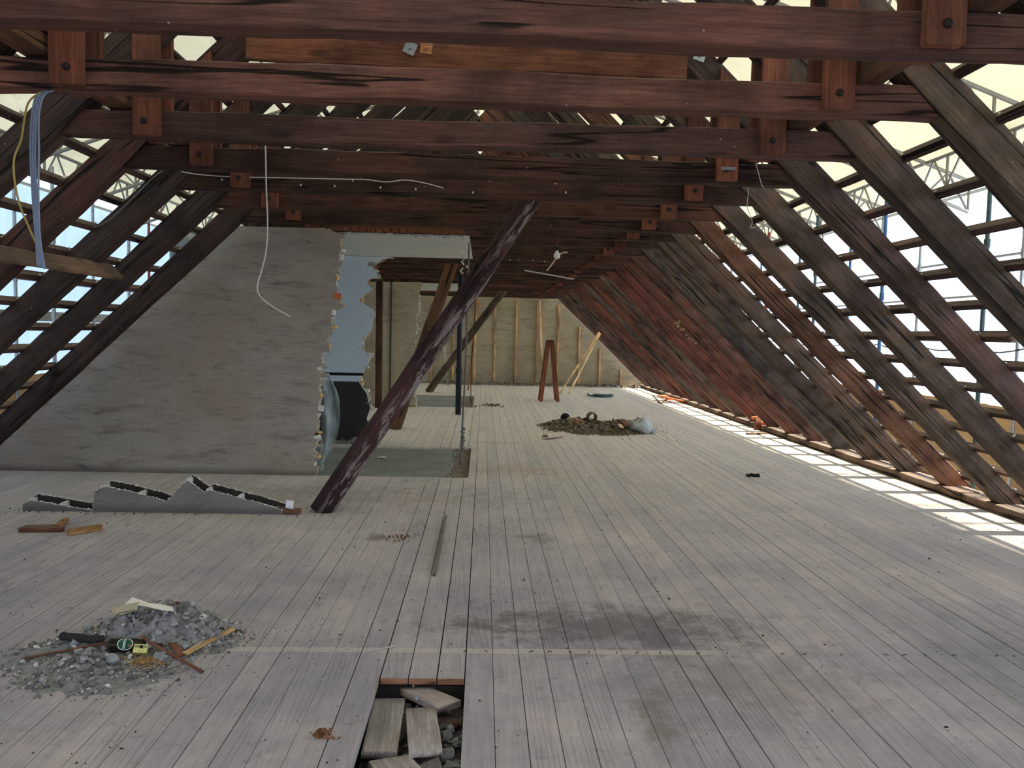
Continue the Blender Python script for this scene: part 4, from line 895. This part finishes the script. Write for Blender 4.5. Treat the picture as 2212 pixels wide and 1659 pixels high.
# orange tiles and bricks by the sill
for i, (px, py, w, lab) in enumerate(((1440, 860, .22, 'orange roof tile lying on the sill near the far end'), (1458, 864, .2, 'second orange roof tile on the sill near the far end, nearer one'))):
    p = fl(px, py, .07); b = MB(); m = Matrix.Translation(p) @ Matrix.Rotation(.5+i, 4, 'Z') @ Matrix.Rotation(.15, 4, 'X'); b.box(-.13, .13, -w, w, 0, .03, 0, m); tag(b.obj('orange_tile', ORANGE), lab, 'tile')
for i in range(2):
    p = fl(1643, 917-4*i, .09+.0*i); b = MB(); m = Matrix.Translation((4.98, p.y+.0, .088+.055*i)) @ Matrix.Rotation(.3+.5*i, 4, 'Z'); b.box(-.06, .06, -.12, .12, 0, .05, 0, m); tag(b.obj('brick', ORANGE), ('lower', 'upper')[i]+' red brick of two stacked on the sill', 'brick')
o = timber('wood_block', (4.84, 13.85, 0), (4.84, 13.85, .20), .09, .09, PLANK, (.20, .08, .05), (0, -1, 0), amp=.002, rad=.004); tag(o, 'short upright brown block against the sill beside the bricks', 'block')
o = timber('wood_plank_piece', fl(1614, 937, .012), fl(1655, 936, .012), .09, .022, PLANK, (.14, .08, .05), amp=.001, rad=.003); tag(o, 'brown plank piece on the floor in front of the wood block', 'plank')
cable('bent_rod', [fl(1410, 854, .05), fl(1418, 862, .02), fl(1428, 871, .01), fl(1434, 866, .02), fl(1440, 863, .04)], .014, IRON, 'bent dark rod on the sunlit floor by the orange tiles', 'rod')
# black cloth, batten, wood pieces
b = MB(); qq = random.Random(77)
for i in range(9): chunk(b, (qq.uniform(-.09, .07), qq.uniform(-.03, .03), .012+.012*qq.random()), qq.uniform(.018, .038), qq, .6)
o = b.obj('black_rag', CLOTH); p = fl(1629, 1030); o.location = (p.x, p.y, 0); tag(o, 'small crumpled black rag on the floor at the right', 'rag')
o = timber('floor_batten', fl(963, 1115, .012), fl(938, 1241, .012), .022, .022, PLANK, (.12, .11, .10), amp=.0015, rad=.004); tag(o, 'thin grey batten lying on the floorboards in the centre', 'batten')
o = timber('moulding', fl(43, 1144, .018), fl(137, 1143, .018), .05, .035, PLANK, (.13, .055, .03), amp=.001, rad=.006); tag(o, 'dark brown profiled moulding on the floor at the left edge', 'moulding')
o = timber('moulding', fl(52, 1139, .012), fl(128, 1137, .012), .07, .02, PLANK, (.20, .12, .085), amp=.001, rad=.004); tag(o, 'flat light-brown board just behind the dark moulding', 'board')
o = timber('wood_offcut', fl(124, 1135, .03), fl(144, 1121, .03), .04, .028, FRESH, (.36, .21, .10), amp=.001, rad=.003); tag(o, 'short tan offcut resting on the end of the dark moulding', 'offcut')
o = timber('wood_offcut', fl(147, 1150, .022), fl(219, 1139, .022), .05, .042, FRESH, (.36, .21, .09), amp=.001, rad=.003); tag(o, 'tan square batten piece on the floor right of the moulding', 'offcut')
# rotten wood clump beside the hole
b = MB(); qq = random.Random(4)
for i in range(46): chunk(b, (qq.gauss(0, .018), qq.gauss(0, .012), abs(qq.gauss(.012, .008))), qq.uniform(.004, .013), qq)
for i in range(20): chunk(b, (.04+qq.gauss(0, .02), -.02+qq.gauss(0, .006), .003), qq.uniform(.002, .005), qq)
o = b.obj('rotten_wood_clump', BROWN); p = fl(699, 1590); o.location = (p.x, p.y, 0); tag(o, 'brown crumbly clump of rotten wood left of the floor hole', 'clump')
b = MB()
for i in range(60): chunk(b, (-.62+q.gauss(0, .05), 6.16+q.gauss(0, .05), .003), q.uniform(.003, .010), q)
tag(stuff(b.obj('dirt_patch', BROWN)), 'small brown patch of dirt left of the central batten', 'dirt')
b = MB()
for i in range(50): chunk(b, (fl(1060, 877).x+q.gauss(0, .12), fl(1060, 877).y+q.gauss(0, .2), .02), q.uniform(.01, .03), q)
tag(stuff(b.obj('dirt_patch', RUBB)), 'small debris clump right of the farther screed patch', 'dirt')
# ------------------------------------------------------------------ the hole in the floor and the boards in it
hb = MB(); qq = random.Random(21)
nx, ny = 30, 60
V = [(HOLE[0]-.02+(HOLE[1]-HOLE[0]+.04)*i/nx, HOLE[2]-.04+(HOLE[3]-HOLE[2]+.06)*j/ny, -.15+.03*noise.noise((i*.25, j*.25, 7))+.012*noise.noise((i*1.1, j*1.1, 3))) for j in range(ny+1) for i in range(nx+1)]
hb.add(V, [(j*(nx+1)+i, j*(nx+1)+i+1, (j+1)*(nx+1)+i+1, (j+1)*(nx+1)+i) for j in range(ny) for i in range(nx)], 1)
for i in range(420): chunk(hb, (qq.uniform(HOLE[0], HOLE[1]), qq.uniform(HOLE[2], HOLE[3]), -.14+qq.uniform(0, .02)), .004+.03*qq.random()**3, qq)
tag(stuff(hb.obj('hole_rubble', None, mats=[RUB, simple('ash_fill', (.10, .09, .085), .98, .5, 30, bump=.01)])), 'grey-brown fill of rubble at the bottom of the floor hole', 'rubble')
e = MB()
for i in range(3):
    xa = HOLE[0]+bw*i+.003; e.box(xa, xa+bw-.006, HOLE[3]-.001, HOLE[3]+.003, -.030, -.002)
o = e.obj('cut_board_ends', FRESH, floor); o.color = (.36, .19, .12, 1)
def cutboard(corners, thick, tint, lab, endtint=None, z=0):
    # four top corners -> slab (long axis along local x)
    c = [Vector(p) for p in corners]; a = (c[0]+c[3])/2; b_ = (c[1]+c[2])/2; w = ((c[3]-c[0]).length+(c[2]-c[1]).length)/2
    up = (c[1]-c[0]).cross(c[3]-c[0]).normalized()
    if up.z < 0: up = -up
    o = timber('cut_board', a-up*thick/2, b_-up*thick/2, w, thick, PLANK, tint, up, amp=.0006, rad=.0025, seg=.05); tag(o, lab, 'board', None); return o
cutboard([fl(806, 1509, -.035), fl(781, 1623, -.045), fl(857, 1623, -.045), fl(876, 1508, -.035)], .030, (.20, .205, .20), 'grey grained short board on the left inside the floor hole')
cutboard([fl(875, 1530, -.04), fl(885, 1619, -.02), fl(955, 1618, -.02), fl(942, 1527, -.04)], .032, (.34, .31, .30), 'pale dusty short board in the middle of the floor hole')
cutboard([fl(862, 1489, -.05), fl(945, 1526, -.03), fl(997, 1513, -.03), fl(912, 1475, -.06)], .030, (.31, .27, .26), 'dusty short board lying slanted at the top of the floor hole')
cutboard([fl(800, 1650, -.03), fl(840, 1690, -.03), fl(905, 1660, -.05), fl(880, 1625, -.05)], .03, (.34, .32, .31), 'light broken board at the lower left of the floor hole')
cutboard([fl(893, 1660, -.06), fl(900, 1700, -.06), fl(965, 1690, -.03), fl(945, 1632, -.03)], .03, (.17, .17, .175), 'dark grey slab at the bottom centre of the floor hole')
cutboard([fl(946, 1548, -.10), fl(946, 1566, -.12), fl(998, 1566, -.12), fl(998, 1545, -.10)], .03, (.20, .12, .09), 'brown cross piece under the slanted board in the hole')
for i, (px, py, r, z) in enumerate(((968, 1590, .034, -.11), (972, 1572, .022, -.08), (966, 1630, .035, -.10), (835, 1497, .03, -.12), (975, 1655, .03, -.1), (900, 1508, .012, -.035), (820, 1496, .016, -.11), (986, 1494, .026, -.11), (893, 1482, .008, -.04), (925, 1492, .008, -.035))):
    p = fl(px, py, z); b = MB(); chunk(b, (0, 0, 0), r, random.Random(90+i), .7, sub=2, rough=.5); o = b.obj('stone_chunk', bpy.data.materials['lump_grey']); o.location = p
    tag(o, ['broken grey stone at the right in the floor hole', 'triangular stone shard leaning at the right of the hole', 'brownish lump at the lower right of the hole', 'grey lump at the upper left of the hole', 'grey lump at the bottom right corner of the hole', 'pale chip between the boards of the hole', 'tiny lump in the upper left corner of the hole', 'pale lump at the upper right of the hole', 'white chip at the head of the slanted board', 'white crumb on top of the slanted board'][i], 'stone')
o = timber('splintered_edge', Vector((HOLE[0]-.012, 3.60, -.010)), Vector((HOLE[0]-.018, 3.22, -.012)), .016, .02, FRESH, (.30, .25, .19), amp=.004, rad=.003, seg=.03); tag(o, 'splintered pale wood strip along the left edge of the hole', 'splinter')
# ------------------------------------------------------------------ floor grit, nails
b = MB(); qq = random.Random(33)
for i in range(2000):
    y = 2.3+abs(qq.gauss(0, 1))*5.5; x = qq.uniform(-.62*y-.3, min(4.7, .66*y+.3))
    if x < -5 or y > 24: continue
    if HOLE[0]-.02 < x < HOLE[1]+.02 and HOLE[2] < y < HOLE[3]: continue
    r = .0012+.006*qq.random()**7+.00022*y; chunk(b, (x, y, r*.3), r, qq)
for i in range(900):
    px_, py_ = qq.gauss(-1.55, .55), qq.gauss(3.9, .4); r = .001+.004*qq.random()**3; chunk(b, (px_, py_, r*.3), r, qq)
for i in range(260):
    chunk(b, (qq.uniform(-4.1, -1.2), 6.83+qq.gauss(0, .05), .003), .002+.008*qq.random()**3, qq)
tag(stuff(b.obj('floor_grit', GRIT)), 'scattered grit, chips and plaster crumbs over the floorboards', 'grit')
b = MB()
for px in (1003, 1048, 1145, 1190, 1232, 1275, 1335, 1380, 1430, 1505, 1568, 1690, 1740, 1820, 1915, 1955, 2002, 2062, 2150, 2190):
    p = fl(px+qq.uniform(-4, 4), 1408+(px-1003)*.009, 0); a_ = qq.uniform(0, 3); d = Vector((math.cos(a_), math.sin(a_)*.5, 0))*.012
    b.tube([p+Vector((0, 0, .001))-d, p+Vector((0, 0, .008)), p+Vector((0, 0, .004))+d], .0022, 5)
tag(stuff(b.obj('bent_nails', IRON)), 'row of bent nails sticking up along the pale floor seam', 'nails')
# chalk writing on a right rafter, traced on its face
kk = 9
GY = D1+S*kk+.11-.074-.012
def chalk(strokes, mat):
    b = MB()
    for s_ in strokes: b.tube(spline([aty(1440+x/20.74, 680+y/20.74, GY) for x, y in s_], 4), .0055, 5)
    return b
b = chalk([[(345, 410), (440, 340), (520, 290)], [(420, 340), (480, 380)], [(530, 250), (600, 320), (560, 380), (500, 400)], [(470, 480), (500, 540), (550, 580)], [(460, 470), (520, 470), (560, 520)], [(585, 710), (720, 610)], [(740, 620), (790, 650), (740, 710)]], CHALK)
o1 = b.obj('chalk_mark', CHALK); tag(o1, 'yellow chalk letters on a reddish right rafter', 'writing')
b = chalk([[(780, 905), (860, 890), (930, 920)], [(860, 960), (930, 920)], [(940, 1010), (1000, 1080), (1010, 1040)], [(950, 1020), (1040, 1060)], [(1060, 1150), (1130, 1100), (1160, 1140)], [(1170, 1090), (1180, 1100)], [(1130, 1230), (1200, 1190)], [(1270, 1200), (1300, 1250), (1360, 1280)], [(1230, 1300), (1360, 1280)]], CHALKP)
tag(b.obj('chalk_mark', CHALKP), 'pale chalk digits following the yellow letters on a right rafter', 'writing')

# ------------------------------------------------------------------ scaffold and temporary roof outside
EZ = 4.05; EX = 7.35; SL = .36
def shell(X): return EZ+(EX-abs(X-CX))*SL+.0   # height of the sheeting
EXc = EX
def sheet_roof(side):
    V = []; nx, ny = 16, 124
    for j in range(ny+1):
        y = -5+33.*j/ny
        for i in range(nx+1):
            d = EXc*(1-i/nx); sag = -.05*abs(math.sin((y-4.1)/2.57*math.pi))+.03*noise.noise((d, y*1.2, side))
            V.append((CX+side*d, y, EZ+(EXc-d)*SL+sag+.02))
    F = [(j*(nx+1)+i, j*(nx+1)+i+1, (j+1)*(nx+1)+i+1, (j+1)*(nx+1)+i) for j in range(ny) for i in range(nx)]
    return mk('roof_tarpaulin', V, F, TARP, smooth=True)
tag(sheet_roof(1), 'cream tarpaulin of the temporary roof over the right slope', 'tarpaulin'); tag(sheet_roof(-1), 'cream tarpaulin of the temporary roof over the left slope', 'tarpaulin')
def girder(a, b_, hgt, lab, group, step=.7, mat=ALU):
    a, b_ = Vector(a), Vector(b_); root = empty('lattice_girder', a, lab, 'girder', group); L = (b_-a).length; d = (b_-a)/L
    for z, nm_ in ((0, 'bottom_chord'), (hgt, 'top_chord')):
        b = MB(); b.tube([Vector((0, 0, z)), b_-a+Vector((0, 0, z))], .029, 8); b.obj(nm_, mat, root)
    b = MB(); n = int(L/step)
    for i in range(n):
        p0 = d*(L*i/n); p1 = d*(L*(i+.5)/n); p2 = d*(L*(i+1)/n); up = Vector((0, 0, hgt))
        b.tube([p0, p1+up], .017, 6, cap=False); b.tube([p1+up, p2], .017, 6, cap=False)
        if i % 2 == 0: b.tube([p0, p0+up], .02, 6, cap=False)
    b.obj('lattice', mat, root); return root
for side, nm in ((1, 'right'), (-1, 'left')):
    gx = 6.5 if side > 0 else -6.78
    girder((gx, -3, 3.80), (gx, 27, 3.80), .45, 'long eaves lattice girder of the temporary roof, %s side' % nm, 'eaves girders')
    gx2 = 4.0 if side > 0 else -4.28
    girder((gx2, -3, 4.62), (gx2, 27, 4.62), .45, 'long middle lattice girder under the cream sheet, %s side' % nm, 'middle girders')
    j = 0
    for i in range(10):
        y = 1.55+2.57*i
        girder((CX+side*(EXc-.05), y, EZ-.50), (CX+side*.05, y, EZ-.50+(EXc-.1)*SL), .45, 'sloping lattice girder carrying the cream sheet, %s side, %s bay from the camera' % (nm, ORD[i]), 'sloping girders of the temporary roof', .7)
    # perforated edge strip under the eaves
    b = MB(); ex = CX+side*7.3; b.box(ex-.004, ex+.004, -3, 27, 3.80, 3.85); tag(b.obj('eaves_strip', simple('pale_strip', (.5, .55, .6), .5, .1, 5)), 'pale edge strip below the eaves of the temporary roof, %s side' % nm, 'strip')
def tube_thing(name, pts, r, mat, lab, cat, group=None, couplers=()):
    p0 = Vector(pts[0]); root = empty(name, p0, lab, cat, group)
    b = MB(); b.tube([Vector(p)-p0 for p in pts], r*1.15, 10); b.obj('tube', mat, root)
    for z in couplers:
        b = MB(); b.tube([(0, 0, z-p0.z-.05), (0, 0, z-p0.z+.05)], r*1.55, 10); b.obj('coupler', mat, root)
    return root
cols = [GALV, REDM, BLUM, GALV, GREENM, REDM, BLUM, GALV, GREENM]
cn = {id(GALV): 'galvanised', id(REDM): 'red', id(BLUM): 'blue', id(GREENM): 'dark green'}
for side, nm in ((1, 'right'), (-1, 'left')):
    for r_, (X, off) in enumerate(((6.0, .35), (7.0, 1.15))):
        for i in range(9):
            y = 4.15+off+2.57*i*.97; X_ = X if side > 0 else -X-.28
            m_ = cols[(i*2+r_*3+(1 if side < 0 else 0)) % 9] if side > 0 else cols[(0, 3, 0, 0, 0, 1, 3, 0, 0)[i]]
            tube_thing('scaffold_standard', [(X_, y, -.6), (X_, y, 4.1 if r_ else 3.85)], .024, m_, '%s scaffold standard outside the %s slope, %s row, %s from the camera' % (cn[id(m_)], nm, ('inner', 'outer')[r_], ORD[i]), 'scaffold tube', 'scaffold standards %s' % nm, (1.7, 2.28, 2.8))
    X_ = 7.03 if side > 0 else -7.31
    for z, h in ((2.28, 'lower'), (2.80, 'upper')):
        tube_thing('guard_rail', [(X_, 1, z), (X_, 27, z)], .018, GALV, '%s thin guard rail of the scaffold outside the %s slope' % (h, nm), 'scaffold tube', 'guard rails')
    for i in range(24):
        pass
    b = MB(); b.box(X_-.03, X_+.03, 1, 27, 1.62, 1.78); tag(b.obj('rail_beam', ALU), 'broad dull metal rail beam of the scaffold outside the %s slope' % nm, 'beam')
    b = MB()
    for i in range(20): y = 1+1.3*i; pts = [(X_-.05, y+1.3*t/5, 1.55-.07*math.sin(math.pi*t/5)) for t in range(6)]; b.tube(pts, .011, 5)
    tag(b.obj('festoon_cable', BLK), 'dark cable draped below the rail beam, %s side' % nm, 'cable')
    # plywood boarding and deck
    for i in range(10):
        y = .6+2.6*i; xo = 7.1 if side > 0 else -7.38
        b = MB(); b.box(xo, xo+.02, y, y+2.59, -.75, .745+q.uniform(-.01, .01)); tag(b.obj('plywood_board', PLY), 'tan plywood board on edge behind the %s scaffold, %s from the camera' % (nm, ORD[i]), 'board', 'plywood boards %s' % nm)
    b = MB(); x0_, x1_ = (5.25, 7.1) if side > 0 else (-7.38, -5.53)
    for i in range(6):
        xx = x0_+(x1_-x0_)*i/6; b.box(xx+.004, xx+(x1_-x0_)/6-.004, -2, 27, -.55, -.51)
    tag(b.obj('scaffold_deck', PLY), 'tan plank deck of the scaffold below the %s eaves' % nm, 'deck')
# blue-white side sheeting on the left, hung in folds
V = []; nx, nz = 150, 14
for j in range(nz+1):
    z = .60+3.5*j/nz
    for i in range(nx+1):
        y = -3+30.*i/nx; V.append((-7.62+.07*noise.noise((y*1.1, z*.8, 0))+.03*noise.noise((y*3, z*2.5, 4)), y, z))
F = [(j*(nx+1)+i, j*(nx+1)+i+1, (j+1)*(nx+1)+i+1, (j+1)*(nx+1)+i) for j in range(nz) for i in range(nx)]
tag(mk('side_sheeting', V, F, BSHEET, smooth=True), 'pale blue translucent sheeting hung outside the left scaffold', 'sheeting')
bpy.context.view_layer.update()
